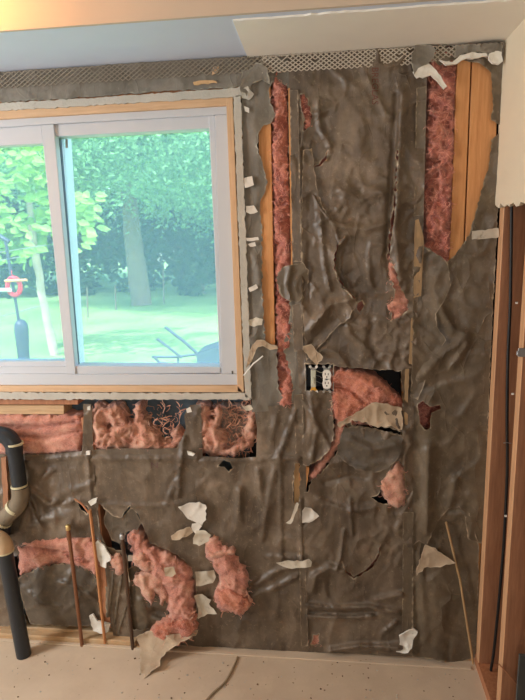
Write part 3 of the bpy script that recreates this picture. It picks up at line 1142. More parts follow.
_mid = {o_['label']: o_ for o_ in bpy.data.objects if 'label' in o_}['big crumpled brown paper sheet in the middle with the outlet cut-out']
for k_, pl_ in enumerate(([(289.5, 90), (298, 90), (300, 180), (302, 262), (292.5, 262), (291, 170)], [(292, 305), (302, 303), (303, 350), (294, 352)],
                          [(294, 395), (303, 394), (304, 460), (296, 462)], [(298.5, 524), (305, 526), (308, 646), (301, 646)],
                          [(403, 512), (413.5, 512), (412.5, 655), (402, 653)], [(416.5, 88), (426.5, 86), (423.5, 215), (414, 216)])):
    sheet('stapling_flange', pl_, d=0.0135, mat=PAPER_SMOOTH if k_ > 3 else PAPER, parent=_mid, seed=120 + k_, cr=0.35, sp=2.2, thick=0.001, tear=0.2, curl=0.004,
          stretch=(1, 0.3))
paper('small torn paper flap hanging over the pink strip by the window',
      [(277, 276), (282, 268), (292, 265), (303, 262), (309, 270), (306, 288), (299, 301), (290, 302), (280, 293)], d=0.014, mat=PAPER_SMOOTH, tear=1.1,
      seed=23, cr=0.8, sp=2.2, name='paper_flap', thick=0.0012, folds=[([(290, 266), (287, 285), (290, 300)], 3, 0.006)])
paper('pale curled paper lip along the lower edge of the big hole',
      [(337, 425), (345, 418), (356, 412), (368, 406), (376, 402), (384, 403.5), (394, 406.5), (402, 408), (403, 418), (402, 430),
       (388, 426), (378, 428), (366, 422), (352, 420), (340, 428)], d=0.014, mat=PAPER_PALE, seed=24, cr=0.8, sp=2.2,
      name='paper_flap', thick=0.0015, curl=0.016)
paper('grey paper flap drooping under the big hole',
      [(344, 427), (362, 426), (382, 430), (403, 436), (402, 448), (396, 461), (388, 468), (374, 473), (358, 470), (345, 462), (336, 455),
       (340, 440)], d=0.012, mat=PAPER_DARK, seed=25, cr=0.8, sp=2.4, name='paper_flap', thick=0.0012,
      ramp=lambda x, y: 0.02 * max(0, (y - 430) / 43.0), folds=[([(350, 440), (372, 450), (395, 445)], 5, 0.006)])
paper('square paper remnant stuck above the outlet',
      [(303, 346), (311, 344), (323, 357), (317, 366), (311, 360), (304, 352)], d=0.020, mat=PAPER_PALE, seed=28, cr=0.5, sp=2,
      name='paper_flap', thick=0.001)

# right of the centre stud
RIGHT_UP = [(412, 248), (424, 246), (430, 249), (442, 260), (447, 262), (453, 257), (462, 245), (469, 235), (475, 215), (484, 180),
            (488, 170), (491, 150), (491, 140), (499, 133), (500, 125), (491, 120), (493, 105), (492, 85), (491, 73), (481, 64),
            (463, 60), (450, 60), (440, 66), (432, 58), (440, 48), (503, 44), (503.5, 60), (501, 130), (498, 205), (495, 270),
            (491, 350), (488, 430), (486, 500), (484, 544), (478, 543), (468, 539), (464, 512), (459, 507), (448, 509), (437, 522),
            (427, 545), (419, 541), (411, 546), (406, 541), (408, 470), (411, 380), (416, 300)]
paper('smooth olive paper sheet between centre stud and right corner', RIGHT_UP,
      holes=[[(418, 404), (423, 401), (430, 407), (440, 405), (441, 409), (431, 413), (430, 428), (425, 430), (420, 424)]],
      d=0.008, mat=PAPER_SMOOTH, seed=31, cr=0.5, sp=2.6, curl=0.003, tear=0.4,
      ramp=lambda x, y: 0.010 * math.exp(-((x - 430) / 9.0) ** 2) * (1 if y > 430 else max(0, (y - 330) / 100)),
      folds=[([(420, 378), (445, 352), (463, 340)], 7, 0.007), ([(452, 366), (467, 345)], 3, 0.006),
             ([(428, 450), (426, 530)], 5, 0.008), ([(455, 480), (450, 505)], 4, 0.005),
             ([(440, 305), (452, 330), (468, 335)], 4, 0.004)])
paper('overlapping paper tongue below the upper right tear',
      [(413, 250), (422, 247), (432, 251), (443, 258), (448, 264), (451, 285), (445, 300), (436, 314), (437, 326), (446, 340), (432, 360),
       (424, 385), (418, 400), (411, 398), (413, 330)], d=0.013, mat=PAPER_SMOOTH, seed=32, cr=0.5, sp=2.4, thick=0.001, tear=0.4,
      name='paper_flap', curl=0.008)
paper('lower right paper sheet bulging beside the corner',
      [(409, 535), (440, 500), (466, 500), (479, 545), (478.5, 600), (478, 657), (462, 661), (449, 663), (432, 659), (412, 657), (413, 600)],
      d=0.003, mat=PAPER_SMOOTH, seed=33, cr=0.55, sp=2.6, tear=0.4,
      ramp=lambda x, y: 0.016 * math.exp(-((x - 437) / 16.0) ** 2) * max(0, min(1, (y - 560) / 30)),
      folds=[([(420, 560), (425, 640)], 5, 0.006), ([(447, 661), (448, 640)], 2, -0.006)])
paper('pale triangular paper flap folded out near the right corner',
      [(425, 545), (432, 547), (444, 555), (456, 563), (440, 567), (424, 568), (417, 576), (416, 570), (421, 558)], d=0.018, mat=PAPER_PALE,
      seed=34, cr=0.5, sp=2, thick=0.001, name='paper_flap', ramp=lambda x, y: 0.02 * max(0, (y - 545) / 25.0))

# under the window
paper('dark brown paper sheet below the right end of the window',
      [(194, 456), (220, 457), (238, 458), (256, 457), (257, 430), (254, 404), (270, 406), (302, 404), (306, 470), (308, 560), (309, 652),
       (250, 649), (200, 646), (198, 560), (196, 500)],
      holes=[[(218, 466), (224, 460), (230, 462), (233, 468), (229, 472), (224, 467)],
             [(295, 464), (299, 463), (300, 490), (297, 510), (293, 500)]],
      d=0.004, mat=PAPER, seed=41, cr=0.8, sp=2.5, rag_outer=False, curl=0.006, stretch=(1, 0.55),
      folds=[([(197, 461), (240, 460), (300, 458)], 1.4, 0.006), ([(278, 452), (268, 500), (262, 540)], 3, 0.006),
             ([(296, 410), (285, 440), (279, 456)], 2.5, 0.007), ([(280, 460), (281, 560)], 1.4, 0.006),
             ([(255, 585), (275, 572), (300, 562)], 2.5, 0.008), ([(252, 596), (270, 590), (298, 576)], 2.5, 0.007),
             ([(258, 470), (262, 505)], 3, 0.006), ([(300, 500), (302, 560)], 2, 0.008),
             ([(264, 556), (302, 557)], 1.5, 0.006), ([(240, 490), (236, 530)], 4, 0.005)])
paper('taupe paper sheet in the middle bay below the window',
      [(83, 404), (91, 404), (90, 430), (91, 450), (120, 448), (148, 449), (176, 448), (182, 438), (186, 428), (184, 416), (190, 405),
       (201, 404), (203, 470), (206, 560), (209, 648), (150, 645), (114, 641), (104, 560), (94, 500), (86, 450)],
      holes=[[(98, 504), (106, 510), (112, 516), (120, 518), (130, 506), (138, 514), (143, 526), (150, 544), (166, 549), (182, 559), (192, 568),
              (196, 590), (196, 628), (170, 634), (152, 632), (148, 628), (134, 630), (132, 626), (128, 560), (124, 552), (106, 545),
              (99, 530)]],
      d=0.004, mat=PAPER, seed=42, cr=0.55, sp=2.5, rag_outer=False, curl=0.007,
      folds=[([(92, 459), (150, 459), (196, 459)], 1.6, 0.006), ([(184, 436), (180, 470), (178, 496)], 2, 0.008),
             ([(176, 480), (166, 505)], 2, 0.005), ([(88, 470), (92, 500)], 2, 0.007), ([(92, 504), (150, 506), (180, 504)], 2, 0.004)])
paper('grey paper panel pleated between the thin brown pipes',
      [(104, 572), (112, 566), (124, 570), (150, 560), (166, 590), (170, 610), (166, 622), (150, 630), (136, 634), (122, 638), (112, 640),
       (106, 620)], d=-0.010, mat=PAPER_SMOOTH, seed=43, cr=0.7, sp=2.2, name='paper_flap',
      folds=[([(114, 570), (108, 615)], 2, 0.012), ([(122, 575), (114, 625)], 2, 0.012), ([(128, 600), (118, 634)], 2, 0.010),
             ([(140, 600), (150, 618), (165, 622)], 4, 0.008)])
paper('torn paper tongue curling above the brown copper stub',
      [(106, 508), (114, 516), (122, 518), (131, 506), (137, 514), (141, 524), (137, 532), (128, 531), (120, 544), (112, 540), (104, 524)],
      d=-0.004, mat=PAPER_DARK, seed=44, cr=0.8, sp=2.2, name='paper_flap', thick=0.001)
paper('creased paper sheet at the left behind the drain pipe',
      [(-40, 455), (20, 454), (50, 454), (82, 451), (84, 404), (92, 404), (94, 470), (100, 530), (101, 540), (78, 537), (56, 539), (36, 542),
       (22, 547), (18, 556), (-30, 560)], d=0.002, mat=PAPER, seed=45, cr=0.9, sp=2.4, rag_outer=False, curl=0.003,
      holes=[[(74, 499), (80, 502), (88, 509), (87, 514), (80, 507)]],
      folds=[([(26, 492), (36, 520), (42, 528)], 2.5, 0.014), ([(30, 490), (50, 505), (70, 502)], 3, 0.012),
             ([(48, 508), (56, 506), (66, 500)], 3, -0.012), ([(40, 480), (52, 470)], 2, 0.007), ([(28, 505), (20, 530)], 4, 0.010),
             ([(22, 462), (60, 458), (88, 456)], 1.5, 0.005), ([(44, 520), (66, 516), (72, 530)], 5, 0.007),
             ([(88, 456), (91, 500)], 1.6, 0.006)])
paper('dark paper bulge low on the left behind the copper pipe',
      [(18, 578), (40, 567), (62, 563), (82, 566), (95, 574), (99, 600), (100, 622), (92, 626), (60, 626), (30, 624), (22, 600)], d=0.002,
      mat=PAPER_DARK, seed=46, cr=0.8, sp=2.3, curl=0.004,
      ramp=lambda x, y: 0.030 * max(0, 1 - ((x - 58) / 40.0) ** 2 - ((y - 596) / 34.0) ** 2),
      folds=[([(28, 592), (40, 604), (60, 606)], 2, 0.007), ([(60, 582), (78, 588), (96, 600)], 2, 0.006)])
paper('paper sheet in the bay left of the drain pipe',
      [(-330, 130), (-134, 126), (-134, 405), (-140, 457), (-90, 456), (-34, 455), (-30, 404), (-24, 404), (-20, 500), (-6, 634), (-330, 622)], d=0.0, mat=PAPER, seed=48,
      cr=0.8, sp=4.5, rag_outer=False, curl=0)
paper('dusty paper strip at the far left edge behind the lower pipe',
      [(-30, 556), (12, 552), (20, 590), (26, 624), (-20, 628)], d=0.001, mat=PAPER, seed=47, cr=0.8, sp=2.6)
# torn flaps belong to the sheet they hang from
_lab = {o_['label']: o_ for o_ in bpy.data.objects if 'label' in o_}
for o_ in list(bpy.data.objects):
    if not o_.name.startswith('paper_flap'):
        continue
    l_ = o_['label']
    if 'upper right tear' in l_ or 'triangular' in l_:
        par_ = 'smooth olive paper sheet between centre stud and right corner' if 'tear' in l_ else 'lower right paper sheet bulging beside the corner'
    elif 'pipes' in l_ or 'copper' in l_:
        par_ = 'taupe paper sheet in the middle bay below the window'
    elif 'by the window' in l_:
        par_ = 'grey-green paper strip with a long tear right of the window'
    else:
        par_ = 'big crumpled brown paper sheet in the middle with the outlet cut-out'
    o_.parent = _lab[par_]
    del o_['category']
    del o_['group']
# plaster skim band above the window
tag(sheet('plaster_band', [(-330, 92), (-60, 74), (60, 67), (150, 61), (243, 55), (246, 80), (241, 87), (150, 92), (60, 99), (-60, 106), (-330, 126)], d=0.006,
          mat=PLASTER_GREY, seed=51, cr=0.5, sp=2.6, tear=0.6, thick=0.004), 'grey plaster band between the window head and the metal lath',
    'plaster')
tag(sheet('plaster_patch', [(241, 66), (262, 62), (268, 70), (270, 84), (262, 80), (252, 84), (247, 96), (241, 92)], d=0.012,
          mat=PLASTER_GREY, seed=52, cr=1.0, sp=2.2, tear=1.0, thick=0.005), 'cracked grey plaster patch at the upper right window corner',
    'plaster')
tag(sheet('wood_chip', [(213, 67), (219, 66), (218, 72), (212, 75)], d=0.014, mat=PINE_V, seed=53, cr=0.1, sp=2, tear=0.3, thick=0.003),
    'small orange wood chip stuck in the plaster band', 'wood chip')
tag(sheet('wood_shim', [(193, 82), (205, 80), (216, 81), (217, 83), (205, 84), (194, 85)], d=0.014, mat=STUD_PALE, seed=54, cr=0.2, sp=2,
          tear=0.4, thick=0.003), 'thin pale wood shim above the window head', 'wood chip')

# ================================================================== METAL LATH
def lath(px0, px1, rows, off, seed, ytop, hgt, label, mat=None):
    """expanded metal: rows of diamonds woven from flat strands"""
    rnd = random.Random(seed)
    vs_, fs = [], []
    cw = 5.6
    ncol = int((px1 - px0) / cw)

    def node(i, r):
        x = px0 + (i + 0.5 * (r % 2)) * cw
        y = ytop(x) + r * hgt + rnd.gauss(0, 0.12)
        return x, y
    grid = {}
    for r in range(rows + 1):
        for i in range(ncol + 2):
            x, y = node(i, r)
            dd = off + 0.010 * (1 - r / rows) + 0.005 * noise.noise(Vector((x / 25, y / 9, seed)))
            grid[i, r] = P(x, y, dd)

    def strand(a, b, wd):
        t = (b - a)
        nn = t.cross(Vector((0, 1, 0))).normalized() * wd
        yo = Vector((0, 0.0022, 0))
        k = len(vs_)
        vs_.extend([a + nn, a - nn, b - nn, b + nn, a + nn + yo, a - nn + yo, b - nn + yo, b + nn + yo])
        fs.extend([(k, k + 1, k + 2, k + 3), (k + 4, k + 7, k + 6, k + 5), (k, k + 3, k + 7, k + 4), (k + 1, k + 5, k + 6, k + 2)])
    for r in range(rows):
        for i in range(ncol + 1):
            if rnd.random() < 0.03:
                continue
            if r % 2 == 0:
                strand(grid[i, r], grid[i, r + 1], 0.0016)
                strand(grid[i + 1, r], grid[i, r + 1], 0.0016)
            else:
                strand(grid[i, r], grid[i, r + 1], 0.0016)
                strand(grid[i, r], grid[i + 1, r + 1], 0.0016)
    o = mesh('metal_lath', vs_, fs, mat or LATH)
    tag(o, label, 'metal lath', 'expanded metal lath under the bulkhead')
    return o


def ceil_y(x):
    return 72.5 - 0.0655 * x + (0.000012 * x * x)


lath(-300, 262, 7, 0.016, 1, lambda x: ceil_y(x) - 0.3, 2.3, 'dusty expanded metal lath strip above the window',
     NM('lath_dusty').done(srgb(138, 128, 112), 0.8, None, 0.0))
lath(262, 418, 8, 0.016, 2, lambda x: ceil_y(x) - 0.5, 2.2, 'clean expanded metal lath strip above the middle paper sheet')
lath(418, 503, 7, 0.014, 3, lambda x: ceil_y(x) - 0.5, 2.3, 'short lath strip caked with plaster in the upper right corner')


def scrap(label, poly, cat='scrap', name='drywall_scrap', mat=WHITE_SCRAP, d=0.014, thick=0.002, seed=0, cr=0.8, curl=0.008, sp=1.8,
          tear=0.45, group='white paper and drywall scraps on the wall', **kw):
    o = sheet(name, poly, d=d, mat=mat, seed=seed, cr=cr, curl=curl, sp=sp, tear=tear, thick=thick, **kw)
    tag(o, label, cat, group)
    return o


# plaster keys hanging from the lath in the upper right corner
scrap('white plaster drip shaped like a boomerang under the lath', [(413, 72), (420, 66), (428, 63), (434, 68), (441, 76), (447, 86), (444, 89),
      (438, 82), (431, 75), (426, 77), (417, 78)], 'plaster', 'plaster_drip', GYPSUM, d=0.030, thick=0.008, seed=61, cr=0.6)
scrap('grey plaster skin on the lath above the white drip', [(415, 45), (431, 45), (436, 50), (434, 58), (428, 64), (418, 68), (414, 75), (411, 62)],
      'plaster', 'plaster_skin', PLASTER_GREY, d=0.030, thick=0.004, seed=62, cr=0.8)
scrap('thick white plaster bead arching over the double stud', [(440, 60), (452, 62), (460, 55), (472, 52), (486, 53), (488, 56), (476, 58), (464, 59),
      (456, 64), (446, 65)], 'plaster', 'plaster_bead', GYPSUM, d=0.034, thick=0.012, seed=63, cr=0.5)
scrap('round white plaster blob at the corner of the drywall', [(489, 54), (494, 51), (502, 52), (503, 61), (499, 64), (493, 63), (489, 59)],
      'plaster', 'plaster_blob', GYPSUM, d=0.038, thick=0.014, seed=64, cr=0.5)
scrap('speckled plaster coat on the lath above the double stud', [(456, 46), (480, 44), (502, 43), (502, 52), (488, 53), (472, 51), (460, 54),
      (454, 58)], 'plaster', 'plaster_skin', PLASTER_GREY, d=0.028, thick=0.004, seed=65, cr=0.9)

# tape tabs along the window edge
tabs = [((244, 178), (252, 176), (254, 185), (245, 188)), ((246, 206), (254, 205), (258, 212), (250, 214), (246, 212)),
        ((246, 238), (258, 237), (259, 240), (247, 241)), ((248, 288), (256, 284), (258, 288), (250, 292)),
        ((248, 244), (255, 242), (256, 246), (250, 247))]
tl = ['topmost small white tape tab right of the window', 'second white tape tab right of the window',
      'thin horizontal white tape tab right of the window', 'lowest tilted white tape tab right of the window',
      'tiny curled tape tab under the thin horizontal tab']
for i, (p_, l_) in enumerate(zip(tabs, tl)):
    scrap(l_, list(p_), 'tape', 'tape_tab', WHITE_SCRAP, d=0.012, thick=0.001, seed=70 + i, cr=0.4, curl=0.010, tear=0.3,
          group='tape tabs beside the window')
scrap('grey crumpled foil-like scrap low beside the window', [(249, 320), (256, 317), (263, 319), (262, 325), (254, 327), (249, 325)], 'scrap',
      'paper_scrap', TAPE, d=0.014, seed=76)
scrap('grey plaster scrap high beside the window corner', [(241, 90), (248, 86), (254, 94), (249, 100), (242, 98)], 'plaster', 'plaster_chip',
      PLASTER, d=0.014, thick=0.005, seed=77)
scrap('white plaster chip beside the upper window jamb', [(244, 106), (249, 108), (249, 113), (245, 111)], 'plaster', 'plaster_chip',
      GYPSUM, d=0.014, thick=0.004, seed=78)
# curling beige lath paper
scrap('curled beige drywall paper strip at the lower right of the window', [(249, 352), (252, 345), (257, 340), (264, 340), (270, 344), (277, 346),
      (278, 349), (270, 350), (263, 346), (258, 347), (255, 354), (250, 364), (246, 368)], 'scrap', 'drywall_paper_curl', PAPER_PALE,
      d=0.030, thick=0.003, seed=79, cr=0.6, curl=0.01)
o = tube('plastic_stick', [P(243.5, 375.5, 0.030), P(253, 364, 0.036), P(263, 356, 0.036)], 0.0028, WHITEPL, seg=6)
tag(o, 'thin white plastic stick leaning on the window corner', 'stick')

big = [('large white drywall paper scrap with a pointed left corner', [(178, 507), (186, 504), (199, 502), (206, 505), (206, 520), (202, 525), (198, 524),
        (188, 519)], WHITE_SCRAP),
       ('small white scrap hanging under the large pointed scrap', [(192, 524), (198, 523), (202, 526), (196, 534), (192, 530)], WHITE_SCRAP),
       ('grey tape scrap above the hanging insulation lump', [(193, 538), (196, 531), (203, 530), (211, 535), (209, 541), (199, 546), (193, 544)], TAPE),
       ('upper rectangular white tape scrap between two pink lumps', [(195, 572), (205, 571), (214, 570), (216, 577), (213, 583), (204, 585), (196, 586)], TAPE),
       ('lower jagged white tape scrap between two pink lumps', [(194, 596), (202, 594), (205, 596), (211, 600), (209, 604), (217, 614), (207, 614),
        (198, 619), (197, 606)], TAPE),
       ('white drywall chunk stuck between two thin pipes', [(94, 544), (98, 540), (104, 545), (110, 556), (111, 560), (106, 563), (106, 568), (100, 566)],
        GYPSUM),
       ('white crumpled scrap at the foot of the light brown pipe', [(89, 616), (93, 614), (97, 621), (102, 622), (110, 624), (108, 632), (100, 634), (93, 631)],
        GYPSUM),
       ('white marbled drywall chunk near the floor beside the centre stud', [(399, 636), (406, 632), (414, 629), (418, 632), (413, 640), (412, 648), (408, 653),
        (396, 652), (400, 644)], GYPSUM),
       ('long white tape strip low on the centre left stud', [(276, 563), (285, 561), (300, 561), (309, 559), (312, 562), (311, 567), (300, 568), (292, 569),
        (284, 567)], TAPE),
       ('white folded paper scrap beside the narrow slit', [(302, 511), (305, 507), (311, 508), (319, 516), (316, 519), (309, 523), (302, 523)], WHITE_SCRAP),
       ('narrow twisted white paper sliver beside the narrow slit', [(297, 502), (299, 504), (295, 514), (291, 524), (289, 524), (286, 523), (290, 520)],
        TAPE),
       ('horizontal tape strip joining right paper to the corner', [(472, 231), (482, 230), (498.5, 228), (499, 237), (485, 239), (472, 239.5)], TAPE),
       ('tan rolled paper curl left of the white scraps', [(171, 536), (180, 530), (190, 527), (193, 532), (186, 537), (176, 540), (172, 540)], PAPER_PALE),
       ('small cream foam square on the big pink insulation', [(164, 568), (174, 567), (176, 574), (172, 577), (165, 576)], PAPER_PALE),
       ('grey-white chip beside the brown copper stub', [(128, 556), (132, 556), (132, 561), (128, 561)], GYPSUM),
       ('white tape fleck beside the stud under the window', [(186, 409), (190, 407), (192, 412), (187, 413)], WHITE_SCRAP),
       ('white tape scrap at the ragged clump below the window corner', [(242, 406), (251, 405), (253, 409), (246, 411)], TAPE),
       ('white plaster fleck on the seam under the window', [(87, 407), (90, 406), (90, 410), (87, 410)], GYPSUM),
       ('pale plaster fleck low on the left seam', [(86, 451.5), (90, 451), (90, 455), (86, 455)], GYPSUM),
       ('white star-shaped fleck on the seam above the copper pipes', [(88, 502), (93, 499), (97, 498), (96, 503), (91, 506)], GYPSUM),
       ('white fleck on the middle seam under the window', [(187, 451), (191, 452), (195, 454), (193, 456), (188, 455)], GYPSUM)]
DD = {'small cream foam square on the big pink insulation': 0.082, 'white drywall chunk stuck between two thin pipes': 0.026,
      'grey tape scrap above the hanging insulation lump': 0.016}
for i, (l_, p_, m_) in enumerate(big):
    th = 0.007 if m_ is GYPSUM else 0.0015
    scrap(l_, p_, 'drywall' if m_ is GYPSUM else 'paper scrap', 'drywall_chunk' if m_ is GYPSUM else 'paper_scrap', m_,
          d=DD.get(l_, 0.018), thick=th, seed=80 + i, cr=0.9)

# plastered paper skirt that hangs from the pink mass down onto the floor
o = sheet('fallen_paper_skirt', [(136, 637), (146, 632), (160, 630), (172, 634), (184, 634), (198, 630), (196, 636), (184, 641), (175, 646), (166, 652), (160, 660), (160, 666),
          (155, 669), (149, 674), (144, 679), (140, 676), (141, 660), (140, 648)], d=0.030, mat=PAPER_PALE, seed=110, cr=1.3, sp=2.0, tear=0.6, thick=0.002, curl=0.012,
          ramp=lambda x, y: 0.145 * max(0, (y - 632) / 46.0))
tag(o, 'dusty pale paper skirt drooping from the pink mass onto the floor', 'paper scrap')

# ================================================================== PIPES
pd = 0.055
drain = empty('drain_pipe')
tag(drain, 'black plastic drain pipe with dusty elbows on the left', 'pipe')
R1 = 0.030
top_pts = spline([P(-22, 434, pd), P(-6, 434, pd), P(6, 436, pd), P(13, 444, pd), P(14.5, 452, pd)], 6)
tube('elbow', top_pts, R1 * 1.12, ABS, drain, 20)
tube('pipe', [P(14, 445, pd), P(20, 488, pd)], R1, ABS, drain, 20)
tube('cement_ring', [P(14.4, 442.6, pd), P(14.6, 444.4, pd)], R1 * 1.15, PRIMER, drain, 20)
tube('cement_ring', [P(19.2, 484.6, pd), P(19.5, 486.4, pd)], R1 * 1.12, PRIMER, drain, 20)
elb = spline([P(20, 487, pd), P(20.5, 497, pd), P(17, 506, pd), P(8, 515, pd), P(-6, 530, pd)], 6)
tube('elbow', elb, R1 * 1.14, ABS_DUST, drain, 20)
tube('cement_ring', [P(15.2, 506.5, pd), P(13.2, 509, pd)], R1 * 1.22, PRIMER, drain, 20)
tube('cement_ring', [P(4, 520, pd), P(2, 522.5, pd)], R1 * 1.24, PRIMER, drain, 20)
tube('coupling', [P(2, 521, pd), P(0, 540, pd)], R1 * 1.25, ABS, drain, 20)

low = empty('waste_pipe')
tag(low, 'black waste pipe standing on the floor with a tan coupling on top', 'pipe')
yb = onz(24, 655, 0.0)
base = Vector((yb.x, yb.y, 0.0))
topp = P(4, 548, -yb.y)
tube('pipe', [base, base.lerp(topp, 0.5), topp], R1, ABS, low, 20)
cap = spline([topp - Vector((0, 0, .012)), topp + Vector((0.0, 0, .012)), topp + Vector((-0.014, 0, .034)), topp + Vector((-0.045, 0, .044)),
              topp + Vector((-0.09, 0, .044))], 5)
tube('elbow', cap, R1 * 1.18, mat_paint('tan_pipe', srgb(190, 162, 128), 0.7, 0.12, 0.1), low, 20)
tube('cement_ring', [topp + Vector((0, 0, -.016)), topp + Vector((0, 0, -.010))], R1 * 1.26, PRIMER, low, 20)

for nm, lab, pts, mat_, dq, capm in (
        ('copper_pipe', 'copper supply stub with a brass cap at the left', [(68, 527), (72, 560), (80.5, 630)], COPPER, 0.046, BRASS),
        ('copper_pipe', 'dark brown copper stub with a silver cap beside the pink mass', [(122, 536), (126, 575), (131.5, 632)], COPPER_DK, 0.046, STEEL)):
    e = empty(nm)
    tag(e, lab, 'pipe', 'capped supply stubs')
    p3 = [P(x, y, dq) for x, y in pts]
    b = p3[-1]
    b = Vector((b.x, b.y, 0.0))
    tube('pipe', [p3[0], p3[1], b], 0.0080, mat_, e, 12)
    tube('cap', [p3[0] - Vector((0, 0, .012)), p3[0] + Vector((0, 0, .006)), p3[0] + Vector((0, 0, .011))], [0.0105, 0.0105, 0.006], capm, e, 12)
    tube('collar', [p3[0] - Vector((0, 0, .055)), p3[0] - Vector((0, 0, .030))], 0.0098, mat_, e, 12)
e = tube('wood_strip', [P(75, 499, 0.024), P(82, 504, 0.030), P(89, 513, 0.034)], 0.004, STUD_OLD, seg=6)
tag(e, 'short dark wooden sliver angled above the light brown strip', 'wood strip')
e = tube('wood_strip', [P(90, 510, 0.036), P(96, 560, 0.036), Vector((P(103, 622, 0.036).x, -0.036, 0.012))], 0.0065,
         mat_wood('orange_strip', srgb(176, 116, 72), srgb(200, 140, 92)), seg=6)
tag(e, 'light brown slender strip standing between two copper stubs', 'wood strip')
e = tube('wood_strip', [P(446, 522, 0.016), P(460, 580, 0.026), Vector((P(474, 650, 0.03).x, -0.030, 0.012))], 0.0046, STICK, seg=6)
tag(e, 'thin pale stick leaning against the lower right paper sheet', 'wood strip')
# old wood furring along the centre stud
OLDSTRIP = mat_wood('old_strip', srgb(140, 112, 80), srgb(176, 146, 106), dirt=srgb(112, 98, 78))
e = prism('furring_strip', fract([(411.5, 318), (414, 318), (413, 340), (412, 364), (409, 364), (410, 340)], 0.25, 4, 5), 0.018, 0.009, OLDSTRIP)
tag(e, 'short pale furring strip above the big hole on the centre stud', 'wood strip')
e = prism('furring_strip', fract([(405.5, 369), (409, 369), (408, 400), (407, 455), (404.3, 455), (404.2, 400)], 0.25, 4, 5), 0.018, 0.009, OLDSTRIP)
tag(e, 'narrow pale furring strip beside the big hole on the centre stud', 'wood strip')
e = prism('furring_strip', fract([(415.5, 220), (418.5, 219), (423.5, 236), (424, 244), (421, 296), (413.5, 298), (414.5, 240)], 0.1, 5, 6), 0.022, 0.012, OLDSTRIP)
tag(e, 'pale tapered furring remnant higher on the centre stud', 'wood strip')
e = prism('wood_chip', fract([(299, 466), (309, 467), (308, 480), (306, 491), (300, 491)], 0.4, 3, 7), 0.012, -0.001, STUD)
tag(e, 'bright orange patch of bare stud beside the narrow slit', 'wood chip')
# thin edge of paper flange along the pink channel
e = prism('furring_strip', [(288.2, 88), (289.8, 88), (292.6, 266), (291.2, 266)], 0.014, -0.02, STUD)
tag(e, 'thin orange wood edge along the pink strip right of the window', 'wood strip')

# ================================================================== OUTLET
ob_ = empty('outlet_box')
tag(ob_, 'open wall box with a white receptacle and a brass-ended switch', 'outlet')
c0 = P(319.5, 378.5, 0.0)


def L(x, z, y=0.0):          # millimetres about the box centre, y into the room
    return Vector((c0.x + x / 1000, -y / 1000, c0.z + z / 1000))


def lbox(name, x0, x1, z0, z1, y0, y1, mat, parent, bev=0.0):
    a, b = L(x0, z0, y1), L(x1, z1, y0)
    return box(name, (min(a.x, b.x), min(a.y, b.y), min(a.z, b.z)), (max(a.x, b.x), max(a.y, b.y), max(a.z, b.z)), mat, parent, bev)


lbox('box_back', -51, 51, -46, 46, -56, -53, BOXBLK, ob_)
lbox('box_side', -53, -50, -46, 46, -55, 12, STEEL, ob_)
lbox('box_side', 50, 53, -46, 46, -55, 12, STEEL, ob_)
lbox('box_side', -50, 50, 44, 47, -55, 10, BOXBLK, ob_)
lbox('box_side', -50, 50, -47, -44, -55, 10, BOXBLK, ob_)


def lobe(name, cx, cz, w_, h_, y0, y1, mat, parent):
    n = 20
    pts = []
    for i in range(n):
        a = 2 * math.pi * i / n
        x = max(-h_ * 0.62, min(h_ * 0.62, math.sin(a) * h_ * 0.68))
        pts.append((cx + math.cos(a) * w_ / 2 * 1.0, cz + x))
    v = [L(x, z, y1) for x, z in pts] + [L(x, z, y0) for x, z in pts]
    return mesh(name, v, [tuple(range(n)), tuple(range(n, 2 * n))] + [(i, (i + 1) % n, n + (i + 1) % n, n + i) for i in range(n)], mat, parent)


def ears(parent, cx, zt_, mat, y, scr):
    s = 1 if zt_ > 0 else -1
    for sx in (-1, 1):
        v = [L(cx + sx * 2, zt_ - s * 12, y), L(cx + sx * 11, zt_ - s * 12, y), L(cx + sx * 17, zt_, y), L(cx + sx * 9, zt_ + s * 2, y)]
        v += [p + Vector((0, .002, 0)) for p in v]
        mesh('mounting_ear', v, [(0, 1, 2, 3), (7, 6, 5, 4), (0, 4, 5, 1), (1, 5, 6, 2), (2, 6, 7, 3), (3, 7, 4, 0)], mat, parent)
        tube('screw', [L(cx + sx * 12, zt_ - s * 3, y), L(cx + sx * 12, zt_ - s * 3, y + 3)], 0.0048, scr, parent, 10)


rec = lbox('receptacle', 15, 40, -42, 42, 4, 12, STEEL, ob_)
lbox('receptacle_body', 13, 42, -32, 32, 10, 17, WHITEPL, rec, 0.002)
lobe('receptacle_face', 27.5, 19, 33, 30, 16, 21, WHITEPL, rec)
lobe('receptacle_face', 27.5, -15, 33, 30, 16, 21, WHITEPL, rec)
for cz in (19, -15):
    lbox('slot', 20.5, 23, cz - 1, cz + 8, 20.5, 21.4, SLOT, rec)
    lbox('slot', 31.5, 34, cz - 1, cz + 7, 20.5, 21.4, SLOT, rec)
    lbox('slot', 25, 29.5, cz - 10, cz - 5.5, 20.5, 21.4, SLOT, rec)
tube('screw', [L(27.5, 2, 16), L(27.5, 2, 21)], 0.0035, STEEL, rec, 10)
ears(rec, 27.5, 52, STEEL, 12, STEEL)
ears(rec, 27.5, -50, STEEL, 12, STEEL)
sw = lbox('switch', -32, -14, -40, 44, 4, 12, STEEL, ob_)
lbox('switch_body', -32, -13, -30, 36, 10, 18, IVORY, sw, 0.002)
lbox('switch_toggle', -27, -18, -14, 10, 17, 24, IVORY, sw, 0.002)
lbox('yoke_end', -30, -14, -46, -30, 10, 14, YELLOW, sw, 0.001)
ears(sw, -22, 52, WHITEPL, 12, WHITEPL)
ears(sw, -22, -50, YELLOW, 12, WHITEPL)
